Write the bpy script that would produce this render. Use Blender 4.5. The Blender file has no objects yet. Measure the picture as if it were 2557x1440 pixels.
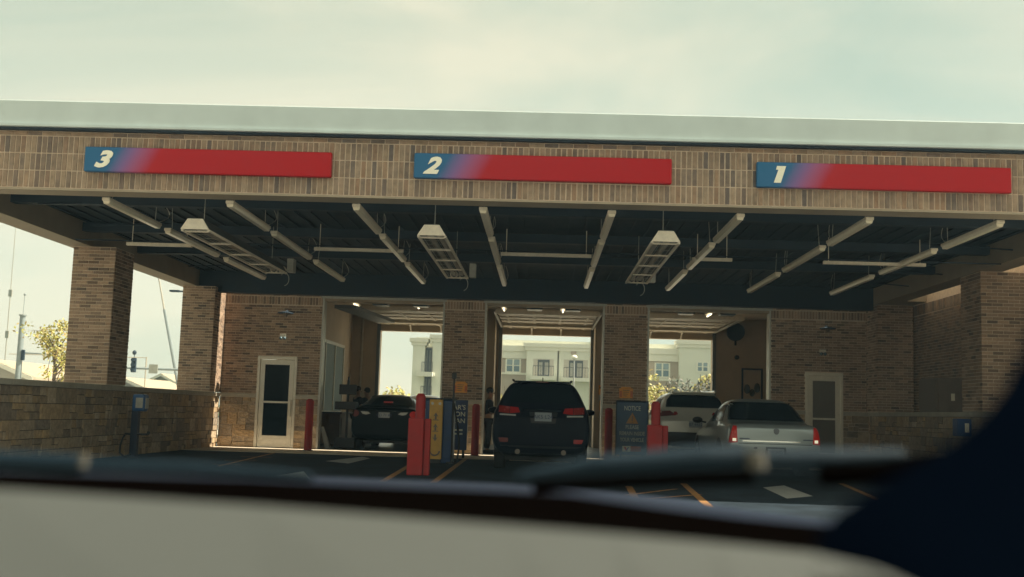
import bpy, bmesh, math, random
from mathutils import Vector, Matrix
from mathutils.bvhtree import BVHTree
random.seed(7)
sc = bpy.context.scene
C = sc.collection
rad = math.radians

# ------------------------------------------------------------------ camera
F, CX, CY = 2800.0, 1278.5, 720.0           # focal length and centre in photo pixels
EYE = Vector((0, 0, 1.12))
RHO = math.atan(.031)
_dx, _dy = 1352 - CX, 1034 - CY
_a = _dx*math.cos(RHO) + _dy*math.sin(RHO); _b = -_dx*math.sin(RHO) + _dy*math.cos(RHO)
PITCH = math.atan2(_b, F); YAW = math.atan2(_a, math.hypot(F, _b))
FW = Vector((-math.sin(YAW)*math.cos(PITCH), math.cos(YAW)*math.cos(PITCH), math.sin(PITCH)))
RT = Vector((math.cos(YAW), math.sin(YAW), 0)); UP = RT.cross(FW)
CR = RT*math.cos(RHO) + UP*math.sin(RHO); CU = -RT*math.sin(RHO) + UP*math.cos(RHO)
cam = bpy.data.cameras.new('camera'); co = bpy.data.objects.new('camera', cam); C.objects.link(co)
M = Matrix(((CR.x, CU.x, -FW.x, EYE.x), (CR.y, CU.y, -FW.y, EYE.y), (CR.z, CU.z, -FW.z, EYE.z), (0, 0, 0, 1)))
co.matrix_world = M
cam.sensor_width = 36; cam.lens = F/2557*36; cam.clip_start = .05; cam.clip_end = 3000
cam.dof.use_dof = True; cam.dof.focus_distance = 21.0; cam.dof.aperture_fstop = 2.5; cam.dof.aperture_blades = 0
sc.camera = co

# ------------------------------------------------------------------ sky, sun, exposure
SUN_EL, SUN_AZ = rad(52), rad(88)            # azimuth clockwise from +Y: the sun stands to the right, a little behind the building
w = bpy.data.worlds.new('World'); sc.world = w; w.use_nodes = True
nt = w.node_tree; nt.nodes.clear()
N = nt.nodes.new; L = nt.links.new
out = N('ShaderNodeOutputWorld'); sky = N('ShaderNodeTexSky'); sky.sky_type = 'NISHITA'; sky.sun_disc = False
sky.sun_elevation = SUN_EL; sky.sun_rotation = SUN_AZ; sky.dust_density = 3.0; sky.air_density = 1.0; sky.ozone_density = 1.0
bg1 = N('ShaderNodeBackground'); bg1.inputs[1].default_value = .10; L(sky.outputs[0], bg1.inputs[0])
# thin high cloud veil: warm cream streaks over a pale greenish haze
tc = N('ShaderNodeTexCoord'); mp = N('ShaderNodeMapping'); mp.inputs['Scale'].default_value = (1.3, 1.3, 4.2); mp.inputs['Rotation'].default_value = (0, .5, .4)
mp.inputs['Location'].default_value = (.35, .1, 0)
L(tc.outputs['Generated'], mp.inputs[0])
n1 = N('ShaderNodeTexNoise'); n1.inputs['Scale'].default_value = 1.5; n1.inputs['Detail'].default_value = 6; n1.inputs['Roughness'].default_value = .52; n1.inputs['Distortion'].default_value = .6
L(mp.outputs[0], n1.inputs[0])
cr = N('ShaderNodeValToRGB'); cr.color_ramp.elements[0].position = .30; cr.color_ramp.elements[0].color = (.225, .262, .203, 1)
cr.color_ramp.elements[1].position = .62; cr.color_ramp.elements[1].color = (.40, .358, .262, 1)
L(n1.outputs[0], cr.inputs[0])
bg2 = N('ShaderNodeBackground'); bg2.inputs[1].default_value = 1.0; sx = N('ShaderNodeSeparateXYZ'); L(tc.outputs['Generated'], sx.inputs[0])
hm = N('ShaderNodeMapRange'); hm.inputs[1].default_value = 0; hm.inputs[2].default_value = .32; hm.inputs[3].default_value = 1.14; hm.inputs[4].default_value = .95; L(sx.outputs[2], hm.inputs[0])
vs_ = N('ShaderNodeVectorMath'); vs_.operation = 'SCALE'; L(cr.outputs[0], vs_.inputs[0]); L(hm.outputs[0], vs_.inputs['Scale']); L(vs_.outputs[0], bg2.inputs[0])
mx = N('ShaderNodeMixShader'); mx.inputs[0].default_value = .92; L(bg1.outputs[0], mx.inputs[1]); L(bg2.outputs[0], mx.inputs[2]); L(mx.outputs[0], out.inputs[0])
sd = bpy.data.lights.new('sun', 'SUN'); sd.energy = 4.8; sd.angle = rad(.6); sd.color = (1, .90, .74)
so = bpy.data.objects.new('sun', sd); C.objects.link(so)
sdir = Vector((math.sin(SUN_AZ)*math.cos(SUN_EL), math.cos(SUN_AZ)*math.cos(SUN_EL), math.sin(SUN_EL)))
so.rotation_euler = sdir.to_track_quat('Z', 'Y').to_euler(); so.location = (20, 0, 30)
sc.view_settings.view_transform = 'Standard'; sc.view_settings.look = 'None'; sc.view_settings.exposure = 1.32; sc.view_settings.gamma = 1
sc.view_settings.use_curve_mapping = False
sc.render.engine = 'CYCLES'; sc.cycles.use_denoising = True; sc.cycles.max_bounces = 8; sc.cycles.sample_clamp_indirect = 6

# ------------------------------------------------------------------ pixel helpers: where a photo pixel lands on a plane of the place
def ray(x, y): return FW + CR*((x - CX)/F) + CU*((CY - y)/F)
def atY(x, y, Y): r = ray(x, y); return EYE + r*(Y/r.y)
def onG(x, y, z=0): r = ray(x, y); return EYE + r*((z - EYE.z)/r.z)

# ------------------------------------------------------------------ materials
MATS = {}
def mat(name, col, rough=.7, metal=0, var=.12, scale=6, bump=0, bscale=40, emit=None, coat=0, spec=.5, rnd=None, alpha=None):
    if name in MATS: return MATS[name]
    m = bpy.data.materials.new(name); m.use_nodes = True; t = m.node_tree; b = t.nodes['Principled BSDF']; N = t.nodes.new; L = t.links.new
    b.inputs['Roughness'].default_value = rough; b.inputs['Metallic'].default_value = metal; b.inputs['Specular IOR Level'].default_value = spec
    b.inputs['Coat Weight'].default_value = coat; b.inputs['Coat Roughness'].default_value = .04
    tc = N('ShaderNodeTexCoord'); geo = N('ShaderNodeNewGeometry')
    if rnd:    # a list of colours, one picked for each separate piece
        oi = N('ShaderNodeObjectInfo'); ad = N('ShaderNodeMath'); ad.operation = 'ADD'; fr = N('ShaderNodeMath'); fr.operation = 'FRACT'
        L(geo.outputs['Random Per Island'], ad.inputs[0]); L(oi.outputs['Random'], ad.inputs[1]); L(ad.outputs[0], fr.inputs[0])
        r = N('ShaderNodeValToRGB'); e = r.color_ramp.elements
        for i, c in enumerate(rnd):
            p = i/(len(rnd)-1)
            if i < 2: e[i].position = p; e[i].color = (*c, 1)
            else: q = e.new(p); q.color = (*c, 1)
        e[0].position = 0; e[1].position = 1/(len(rnd)-1)
        L(fr.outputs[0], r.inputs[0]); src = r.outputs[0]
    else:
        v = N('ShaderNodeRGB'); v.outputs[0].default_value = (*col, 1); src = v.outputs[0]
    no = N('ShaderNodeTexNoise'); no.inputs['Scale'].default_value = scale; no.inputs['Detail'].default_value = 5; no.inputs['Roughness'].default_value = .6
    L(geo.outputs['Position'], no.inputs[0])
    mr = N('ShaderNodeMapRange'); mr.inputs[1].default_value = .3; mr.inputs[2].default_value = .7; mr.inputs[3].default_value = 1-var; mr.inputs[4].default_value = 1+var
    L(no.outputs[0], mr.inputs[0])
    mu = N('ShaderNodeVectorMath'); mu.operation = 'SCALE'; L(src, mu.inputs[0]); L(mr.outputs[0], mu.inputs['Scale']); L(mu.outputs[0], b.inputs['Base Color'])
    m2 = N('ShaderNodeMapRange'); m2.inputs[1].default_value = .3; m2.inputs[2].default_value = .7; m2.inputs[3].default_value = max(0, rough-.08*min(1, var*6)); m2.inputs[4].default_value = min(1, rough+.1*min(1, var*6))
    L(no.outputs[0], m2.inputs[0]); L(m2.outputs[0], b.inputs['Roughness'])
    if bump:
        nb = N('ShaderNodeTexNoise'); nb.inputs['Scale'].default_value = bscale; nb.inputs['Detail'].default_value = 4; L(geo.outputs['Position'], nb.inputs[0])
        bp = N('ShaderNodeBump'); bp.inputs['Strength'].default_value = bump; bp.inputs['Distance'].default_value = .02; L(nb.outputs[0], bp.inputs['Height']); L(bp.outputs[0], b.inputs['Normal'])
    if emit:
        b.inputs['Emission Color'].default_value = (*emit[0], 1); b.inputs['Emission Strength'].default_value = emit[1]
    MATS[name] = m; return m

BRICK = [(.16,.11,.08),(.34,.235,.165),(.39,.27,.19),(.11,.085,.07),(.44,.305,.215),(.28,.195,.14),(.48,.335,.235),(.22,.16,.125),(.38,.25,.17)]
FBRICK = [(.25,.175,.125),(.31,.22,.155),(.18,.135,.11),(.34,.25,.18),(.30,.19,.125),(.135,.11,.10),(.27,.195,.14),(.32,.235,.165)]
STONE = [(.30,.225,.15),(.42,.315,.21),(.21,.165,.125),(.50,.385,.265),(.37,.26,.155),(.46,.32,.18),(.25,.20,.155)]
m_brick = mat('brick', None, .85, var=.16, scale=30, bump=.4, bscale=90, rnd=BRICK)
m_fbrick = mat('pale brick', None, .85, var=.3, scale=10, bump=.4, bscale=90, rnd=FBRICK)
m_mortar = mat('mortar', (.66,.53,.40), .9, var=.15, scale=14, bump=.3)
m_fmortar = mat('pale mortar', (.62,.49,.38), .9, var=.15, scale=14, bump=.3)
m_stone = mat('limestone', None, .85, var=.3, scale=11, bump=.9, bscale=22, rnd=STONE)
m_smortar = mat('stone mortar', (.055,.045,.035), .95, bump=.3)
m_cap = mat('cast stone cap', (.42,.38,.31), .8, var=.12, scale=5, bump=.2)
m_rcap = mat('roof edge metal', (.52,.60,.60), .5, metal=0, var=.07, scale=1.7)
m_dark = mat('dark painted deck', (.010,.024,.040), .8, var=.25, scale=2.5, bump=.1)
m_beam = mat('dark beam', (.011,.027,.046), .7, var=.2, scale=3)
m_tan = mat('tan soffit', (.33,.27,.20), .7, var=.1, scale=3)
m_asph = mat('asphalt', (.020,.030,.042), .9, spec=.12, var=.5, scale=1.6, bump=.6, bscale=120)
m_conc = mat('concrete', (.62,.52,.40), .85, var=.2, scale=2.5, bump=.3)
m_floor = mat('garage floor', (.07,.07,.07), .35, var=.3, scale=1.5)
m_grass = mat('grass', (.07,.085,.035), .9, var=.4, scale=3, bump=.5)
m_white = mat('white paint', (.34,.34,.32), .7, var=.2, scale=9)
m_yel = mat('yellow paint', (.34,.155,.035), .8, var=.6, scale=9)
m_metal = mat('white enamel', (.72,.64,.52), .45, var=.1, scale=12)
m_galv = mat('galvanised steel', (.42,.41,.37), .4, metal=.6, var=.15, scale=15)
m_alu = mat('aluminium frame', (.72,.67,.57), .4, metal=.15, var=.06, scale=9)
m_black = mat('black', (.012,.012,.014), .5, var=.2)
m_blk2 = mat('black rubber', (.015,.015,.017), .8, var=.3)
m_red = mat('red plastic sleeve', (.33,.010,.010), .6, var=.12, scale=5, bump=.08)
m_blue = mat('blue enamel', (.012,.06,.20), .45, var=.15, scale=5)
m_ora = mat('orange sign face', (.85,.38,.07), .6, var=.1)
m_yelp = mat('ochre panel', (.66,.38,.09), .6, var=.12)
m_drywall = mat('beige wall', (.50,.40,.29), .75, var=.08, scale=1.5)
m_door = mat('overhead door panel', (.62,.53,.40), .6, var=.06, scale=2)
m_lamp = mat('lit lamp tube', (1,1,1), .5, emit=((1,.84,.58), 1.0))
m_glassd = mat('dark glass', (.004,.009,.014), .12, var=.02, spec=.15)
m_glassb = mat('blue window glass', (.10,.16,.19), .12, var=.2, scale=1.5, spec=.7)
m_cream = mat('cream lettering', (.88,.84,.70), .5, var=.03)
m_grey = mat('grey cabinet', (.19,.155,.13), .55, var=.1)

# ------------------------------------------------------------------ mesh builder and object helpers
WL = {}
class MB:
    def __init__(s): s.v = []; s.f = []
    def add(s, vs, fs):
        n = len(s.v); s.v += [tuple(p) for p in vs]; s.f += [tuple(i+n for i in f) for f in fs]; return s
    def box(s, x0, x1, y0, y1, z0, z1):
        return s.add([(x0,y0,z0),(x1,y0,z0),(x1,y1,z0),(x0,y1,z0),(x0,y0,z1),(x1,y0,z1),(x1,y1,z1),(x0,y1,z1)],
                     [(0,3,2,1),(4,5,6,7),(0,1,5,4),(1,2,6,5),(2,3,7,6),(3,0,4,7)])
    def cyl(s, a, b, r, r2=None, n=12, cap=True):
        a = Vector(a); b = Vector(b); r2 = r if r2 is None else r2; d = (b-a).normalized()
        u = d.orthogonal().normalized(); v = d.cross(u); vs = []
        for p, q in ((a, r), (b, r2)):
            for i in range(n):
                t = 2*math.pi*i/n; vs.append(p + u*(q*math.cos(t)) + v*(q*math.sin(t)))
        fs = [(i, (i+1) % n, n+(i+1) % n, n+i) for i in range(n)]
        if cap: fs += [tuple(range(n-1, -1, -1)), tuple(range(n, 2*n))]
        return s.add(vs, fs)
    def tube(s, pts, r, n=8):
        for a, b in zip(pts, pts[1:]): s.cyl(a, b, r, n=n)
        return s
    def prism(s, poly, d):    # poly: 3D points, extruded by vector d
        n = len(poly); d = Vector(d); vs = [Vector(p) for p in poly] + [Vector(p)+d for p in poly]
        return s.add(vs, [tuple(range(n)), tuple(range(2*n-1, n-1, -1))] + [(i, n+i, n+(i+1) % n, (i+1) % n) for i in range(n)])
    def sphere(s, c, r, nu=12, nv=8, sz=1):
        vs = []; fs = []
        for j in range(nv+1):
            t = math.pi*j/nv
            for i in range(nu):
                p = 2*math.pi*i/nu; vs.append((c[0]+r*math.sin(t)*math.cos(p), c[1]+r*math.sin(t)*math.sin(p), c[2]+r*sz*math.cos(t)))
        for j in range(nv):
            for i in range(nu): fs.append((j*nu+i, j*nu+(i+1) % nu, (j+1)*nu+(i+1) % nu, (j+1)*nu+i))
        return s.add(vs, fs)
    def quad(s, a, b, c, d): return s.add([a, b, c, d], [(0,1,2,3)])

def mesh(name, mb, m, off=(0,0,0), smooth=False, recalc=True):
    me = bpy.data.meshes.new(name); ox, oy, oz = off
    me.from_pydata([(x-ox, y-oy, z-oz) for x, y, z in mb.v], [], mb.f)
    if recalc:
        bm = bmesh.new(); bm.from_mesh(me); bmesh.ops.recalc_face_normals(bm, faces=bm.faces); bm.to_mesh(me); bm.free()
    if m: me.materials.append(m)
    if smooth:
        me.shade_smooth()
        try: me.set_sharp_from_angle(angle=rad(38))
        except Exception: pass
    me.update(); return me
def link(name, data, parent=None, loc=(0,0,0)):
    o = bpy.data.objects.new(name, data); C.objects.link(o); o.location = loc
    if parent: o.parent = parent
    WL[o.name] = (Vector(WL[parent.name]) if parent else Vector((0,0,0))) + Vector(loc)
    return o
def obj(name, mb, m, parent=None, smooth=False, bevel=0, stuff=False, recalc=True):
    """mesh given in world coordinates (or in the thing's own when it is built at the origin)"""
    o = link(name, mesh(name, mb, m, WL[parent.name] if parent else (0,0,0), smooth, recalc), parent)
    if bevel:
        b = o.modifiers.new('bevel', 'BEVEL'); b.width = bevel; b.segments = 2; b.limit_method = 'ANGLE'
    if stuff: o['kind'] = 'stuff'
    return o
def tag(o, label=None, cat=None, group=None, kind=None):
    for k, v in (('label', label), ('category', cat), ('group', group), ('kind', kind)):
        if v: o[k] = v
    return o
def thing(name, loc, label, cat, group=None, rz=0):
    o = link(name, None, None, loc); o.rotation_euler.z = rz; o.empty_display_size = .2
    return tag(o, label, cat, group)
def copy_tree(o, parent=None):
    c = o.copy(); C.objects.link(c); c.parent = parent; WL[c.name] = Vector(WL[o.name])
    for ch in list(o.children): copy_tree(ch, c)
    return c
def struct(name, mb, m, label=None, **k): return tag(obj(name, mb, m, **k), label, None, None, 'structure')

def lettering(txt, height, m, parent, origin, right=(1,0,0), up=(0,0,1), bold=.0, shear=0, depth=.004, align='CENTER', width=None, name='lettering'):
    cu = bpy.data.curves.new(name, 'FONT'); cu.body = txt; cu.size = height/.72; cu.align_x = align; cu.offset = bold*height; cu.shear = shear; cu.extrude = depth; cu.resolution_u = 3
    t = bpy.data.objects.new('tmp', cu); C.objects.link(t)
    dg = bpy.context.evaluated_depsgraph_get(); me = bpy.data.meshes.new_from_object(t.evaluated_get(dg)); bpy.data.objects.remove(t)
    R = Vector(right).normalized(); U = Vector(up).normalized(); Nn = R.cross(U); wl = WL[parent.name]; o3 = Vector(origin)
    sx = 1
    if width:
        xs = [v.co.x for v in me.vertices]; sx = width/(max(xs)-min(xs)+1e-6)
    for v in me.vertices: v.co = o3 + R*(v.co.x*sx) + U*v.co.y + Nn*v.co.z - wl
    me.materials.clear(); me.materials.append(m)
    return link(name, me, parent)

# ------------------------------------------------------------------ brickwork and stonework
UNIT = {}
def unit_box():
    if 'b' not in UNIT:
        mb = MB().box(-.5, .5, -.5, .5, -.5, .5); UNIT['b'] = mb
    return UNIT['b']
UM = {}
def pieces(name, rects, origin, u, n, m, parent, limit=300, key=None, depth=.022, rough=0):
    """rects (u0,u1,z0,z1,proud) on a vertical plane through origin along u with outward normal n; the first `limit` become objects, the rest one mesh"""
    u = Vector(u); n = Vector(n); o = Vector(origin)
    if key: rects = sorted(rects, key=key)
    if (name, m.name) not in UM: UM[(name, m.name)] = mesh(name, unit_box(), m)
    me = UM[(name, m.name)]; rest = MB(); wl = WL[parent.name]
    for i, (a, b, z0, z1, pr) in enumerate(rects):
        c = o + u*((a+b)/2) + n*(pr - depth/2) + Vector((0,0,(z0+z1)/2)); 
        if i < limit:
            q = bpy.data.objects.new(name, me); C.objects.link(q); q.parent = parent; q.location = c - wl
            q.scale = (abs(u.x)*(b-a)+abs(n.x)*depth, abs(u.y)*(b-a)+abs(n.y)*depth, z1-z0)
            if rough: q.rotation_euler = (random.uniform(-rough, rough), random.uniform(-rough, rough), random.uniform(-rough, rough))
        else:
            h = (b-a)/2; e = n*(depth/2)
            p0 = c-u*h-e; p1 = c+u*h+e
            rest.box(min(p0.x,p1.x), max(p0.x,p1.x), min(p0.y,p1.y), max(p0.y,p1.y), z0, z1)
    if rest.v: obj(name+'work', rest, m, parent, stuff=True, recalc=False)
def clip(u0, u1, z0, z1, holes, mn=.03):
    segs = [(u0, u1)]
    for a, b, c, d in holes:
        if z1 <= c+.01 or z0 >= d-.01: continue
        ns = []
        for s, e in segs:
            if e <= a or s >= b: ns.append((s, e)); continue
            if s < a: ns.append((s, a))
            if e > b: ns.append((b, e))
        segs = ns
    return [(s, e) for s, e in segs if e-s > mn]
def running(U, z0, z1, holes=(), bl=.203, bh=.057, j=.011):
    r = []; k = 0; z = z0+j/2
    while z+bh <= z1+.001:
        x = -(bl+j)/2*(k % 2)
        while x < U:
            for s, e in clip(max(0, x), min(U, x+bl), z, z+bh, holes): r.append((s, e, z, z+bh, .008+random.uniform(-.003, .004)))
            x += bl+j
        z += bh+j; k += 1
    return r
def soldier(U, z0, rows, bh=.235, bw=.060, j=.019, holes=(), jz=.016):
    r = []
    for k in range(rows):
        z = z0+k*(bh+jz); x = 0
        while x < U:
            for s, e in clip(x, min(U, x+bw), z, z+bh, holes): r.append((s, e, z, z+bh, .010+random.uniform(-.003, .005)))
            x += bw+j
    return r
def ashlar(U, z0, z1, holes=(), seed=1):
    rn = random.Random(seed); r = []; z = z0
    while z < z1-.03:
        h = min(rn.choice([.20,.24,.28,.32]), z1-z)
        if z1-(z+h) < .1: h = z1-z
        x = -rn.uniform(0, .2)
        while x < U:
            l = rn.uniform(.22, .62)
            if rn.random() < .55 and h > .17:
                sp = h*rn.uniform(.38, .62); cells = []
                for (c0, c1) in ((0, sp), (sp, h)):
                    if rn.random() < .5: cut = rn.uniform(.35, .65)*l; cells += [(x, x+cut, c0, c1), (x+cut, x+l, c0, c1)]
                    else: cells.append((x, x+l, c0, c1))
            else: cells = [(x, x+l, 0, h)]
            for a, b, c0, c1 in cells:
                for s, e in clip(max(0, a)+.006, min(U, b)-.006, z+c0+.006, z+c1-.006, holes, .04): r.append((s, e, z+c0+.006, z+c1-.006, rn.uniform(.006, .045)))
            x += l
        z += h
    return r

# ------------------------------------------------------------------ ground
g = MB(); g.quad((-900,-60,0),(900,-60,0),(900,1400,0),(-900,1400,0)); struct('ground', g, m_grass)
g = MB(); g.box(-40, 40, -40, 8, -.05, .012); struct('bounce_forecourt', g, mat('forecourt concrete', (.34,.33,.30), .85, var=.15, scale=.6, bump=.2))  # unseen pale ground, added to bounce sunlight in under the canopy
g = MB(); g.quad((-40,8,.004),(40,8,.004),(40,29.2,.004),(-40,29.2,.004)); g.quad((-300,95,.004),(300,95,.004),(300,108,.004),(-300,108,.004)); g.quad((-90,-40,.004),(-40,-40,.004),(-40,95,.004),(-90,95,.004)); struct('road', g, m_asph)
g = MB(); g.box(-40, 60, 41.1, 94, -.05, .012); struct('rear_parking_lot', g, mat('pale bounce concrete', (.40,.37,.31), .85, var=.2, scale=.5))  # lot made pale so sunlight bounces up onto the raised doors
for a_, b_ in ((-38, -9.55), (9.95, 40)): g = MB(); g.box(a_, b_, 8.01, 41.0, -.05, .012); struct('bounce_pavement', g, mat('pale bounce concrete', (.4,.37,.31)))  # unseen pale slabs, added so sun reflects onto ceiling and walls
W = 29.9
g = MB(); g.box(-8.6, 8.6, 27.0, W+.3, -.05, .012); struct('sun_toned_apron', g, m_conc)  # concrete apron; part of the sunlit strip is put into its pale colour
g = MB(); g.box(-9.2, 9.2, W+.3, 40.9, -.05, .010); struct('garage_floor', g, m_floor)
def gpoly(name, pts, m, label, z=.009):
    ps = [onG(x, y) for x, y in pts]; g = MB(); g.add([(p.x, p.y, z) for p in ps], [tuple(range(len(ps)))])
    return struct(name, g, m)
def gline(name, a, b, wd, m, z=.009):
    a = onG(*a); b = onG(*b); d = (b-a).normalized(); s = Vector((-d.y, d.x, 0))*wd/2; g = MB()
    g.add([(a-s).to_tuple()[:2]+(z,), (a+s).to_tuple()[:2]+(z,), (b+s).to_tuple()[:2]+(z,), (b-s).to_tuple()[:2]+(z,)], [(0,1,2,3)])
    return struct(name, g, m)
for a, b in (((1022,1163),(948,1208)), ((1168,1142),(1082,1206)), ((1570,1215),(1596,1262)), ((1706,1208),(1800,1292)), ((2100,1208),(2220,1260))):
    gline('painted_line', a, b, .11, m_yel)
for a, b in (((545,1165),(700,1128)), ((560,1150),(640,1150)), ((600,1140),(680,1143)), ((530,1160),(600,1162)), ((1560,1238),(1690,1222)), ((1600,1248),(1750,1236))):
    gline('painted_line', a, b, .07, m_yel, z=.011)
for pts in ([(812,1152),(905,1141),(925,1145),(870,1158)], [(690,1188),(758,1178),(775,1196),(700,1202)], [(1905,1218),(1958,1213),(2030,1240),(1965,1246)], [(1690,1112+60),(1730,1170),(1745,1180),(1700,1184)]):
    gpoly('painted_arrow', pts, m_white, '')

# ------------------------------------------------------------------ canopy
SOF, CE = 4.20, 4.62
cn = thing('drive_canopy', (0, 16, 4.2), 'wide flat drive-through canopy with pale metal roof edge over brick fascia', 'canopy')
g = MB(); g.box(-9.6, 9.6, 16.03, 16.45, SOF, 5.08); obj('fascia_backing', g, m_fmortar, cn)
rects = soldier(19.2, SOF+.012, 3, bh=.242)
rects += [(x, min(x+.2, 19.2), SOF+.785, SOF+.84, .012+random.uniform(-.003,.003)) for x in [i*.212 for i in range(91)]]
vis = lambda r: abs(r[0]-9.6)*.35 + abs(r[2]-SOF-.4)*3 + random.random()*.5
pieces('brick', rects, (-9.6, 16.03, 0), (1,0,0), (0,-1,0), m_fbrick, cn, 300, vis)
g = MB(); g.box(-9.75, 9.75, 15.86, 16.5, 5.08, 5.47); obj('roof_edge', g, m_rcap, cn, bevel=.01)
g = MB(); g.box(-9.75, 9.75, 15.835, 15.86, 5.08, 5.115); obj('drip_edge', g, m_rcap, cn)
g = MB(); g.box(-9.72, 9.72, 15.90, 16.0, 5.045, 5.08); obj('painted_shade_trim', g, m_beam, cn)  # dark strip: shade under the roof edge, put into its colour
g = MB(); g.box(-9.7, 9.0, 16.5, 29.42, 5.0, 5.4); obj('roof', g, m_rcap, cn)
g = MB(); g.box(-9.58, 9.58, 16.02, 16.44, SOF-.03, SOF-.002); obj('front_soffit', g, m_tan, cn)
for xa, xb in ((-9.6, -9.1), (8.5, 8.97)): g = MB(); g.box(xa, xb, 16.45, W, SOF-.02, 5.0); obj('side_beam', g, m_tan, cn)
g = MB(); g.box(-9.1, 8.5, 16.45, 29.1, CE, CE+.05); obj('ceiling_deck', g, m_dark, cn)
g = MB()
for i in range(60):
    x = -9.0+i*.294; g.box(x, x+.06, 16.46, 29.0, CE-.03, CE)
obj('deck_rib', g, m_dark, cn, stuff=True)
for i, y in enumerate((18.6, 21.6, 24.6)):
    g = MB(); g.box(-9.1, 8.5, y-.1, y+.1, CE-.20, CE-.032); obj('purlin', g, m_beam, cn)
g = MB(); g.box(-9.1, 8.5, 29.1, 29.42, 4.055, 5.0); obj('rear_beam', g, m_beam, cn)
for s in (-1, 1):
    for y in (18.2, 20.4, 24.0, 26.2):      # slanted rods near the canopy edge
        g = MB(); g.cyl((s*8.48, y, SOF+.15), (s*6.9, y+.8, CE-.06), .014, n=6); obj('brace_rod', g, m_beam, cn)

g = MB(); g.box(8.98, 9.48, 28.0, W-.01, 4.19, 5.0); obj('corner_closure', g, m_tan, cn)
# channels running across under the deck
for xa, xb in ((-8.0,-6.75), (-4.4,-2.7), (-.85,.86), (2.75,3.5), (5.2,7.1)):
    g = MB(); g.box(xa, xb, 20.95, 21.03, 4.08, 4.14)
    g.cyl((xa+.1, 20.99, 4.14), (xa+.1, 20.99, CE-.03), .008, n=6); g.cyl((xb-.1, 20.99, 4.14), (xb-.1, 20.99, CE-.03), .008, n=6)
    obj('cross_channel', g, m_metal, cn)
g = MB(); g.cyl((-9, 20.99, 4.17), (8.5, 20.99, 4.17), .012, n=6); obj('conduit', g, m_beam, cn)

# strip lights
rows = [-6.65, -4.77, -2.86, -.955, .965, 2.87, 4.77, 6.68]
rn_ = ['far left', 'second', 'third', 'fourth', 'fifth', 'sixth', 'seventh', 'far right']
seg = [(15.98+.5, 18.9, 'front'), (19.28, 22.42, 'middle'), (22.95, 26.25, 'rear')]
rowtxt = ['first row from the left', 'second row from the left, left of the middle heater', 'third row from the left', 'row just left of the canopy middle', 'row just right of the canopy middle', 'third row from the right', 'second row from the right', 'row at the far right']
for i, x in enumerate(rows):
    for (ya, yb, nm) in seg:
        t = thing('strip_light', (x, (ya+yb)/2, 4.12), f'unlit {nm} tube light in the {rowtxt[i]}', 'light fixture', 'strip lights under the canopy')
        g = MB(); g.box(x-.062, x+.062, ya, yb-.08, 4.12, 4.17); obj('housing', g, m_metal, t, bevel=.01)
        g = MB(); g.prism([(x-.055, ya+.03, 4.119), (x-.04, ya+.03, 4.075), (x+.04, ya+.03, 4.075), (x+.055, ya+.03, 4.119)], (0, yb-ya-.14, 0)); obj('lens', g, mat('lens plastic', (.82,.74,.58), .3, var=.05, scale=8), t, smooth=True)
        for y in (ya+.25, yb-.25):
            g = MB(); g.cyl((x, y, 4.19), (x+random.uniform(-.03,.03), y, CE-.03), .006, n=5); obj('hanger', g, m_galv, t)
        g = MB(); pts = [(x+.05*math.sin(k/6*math.pi)+.02, yb-.1+.35*math.sin(k/6*math.pi), 4.19+(CE-4.25)*k/6) for k in range(7)]; g.tube(pts, .007, 5); obj('cable', g, m_galv, t)
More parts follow.
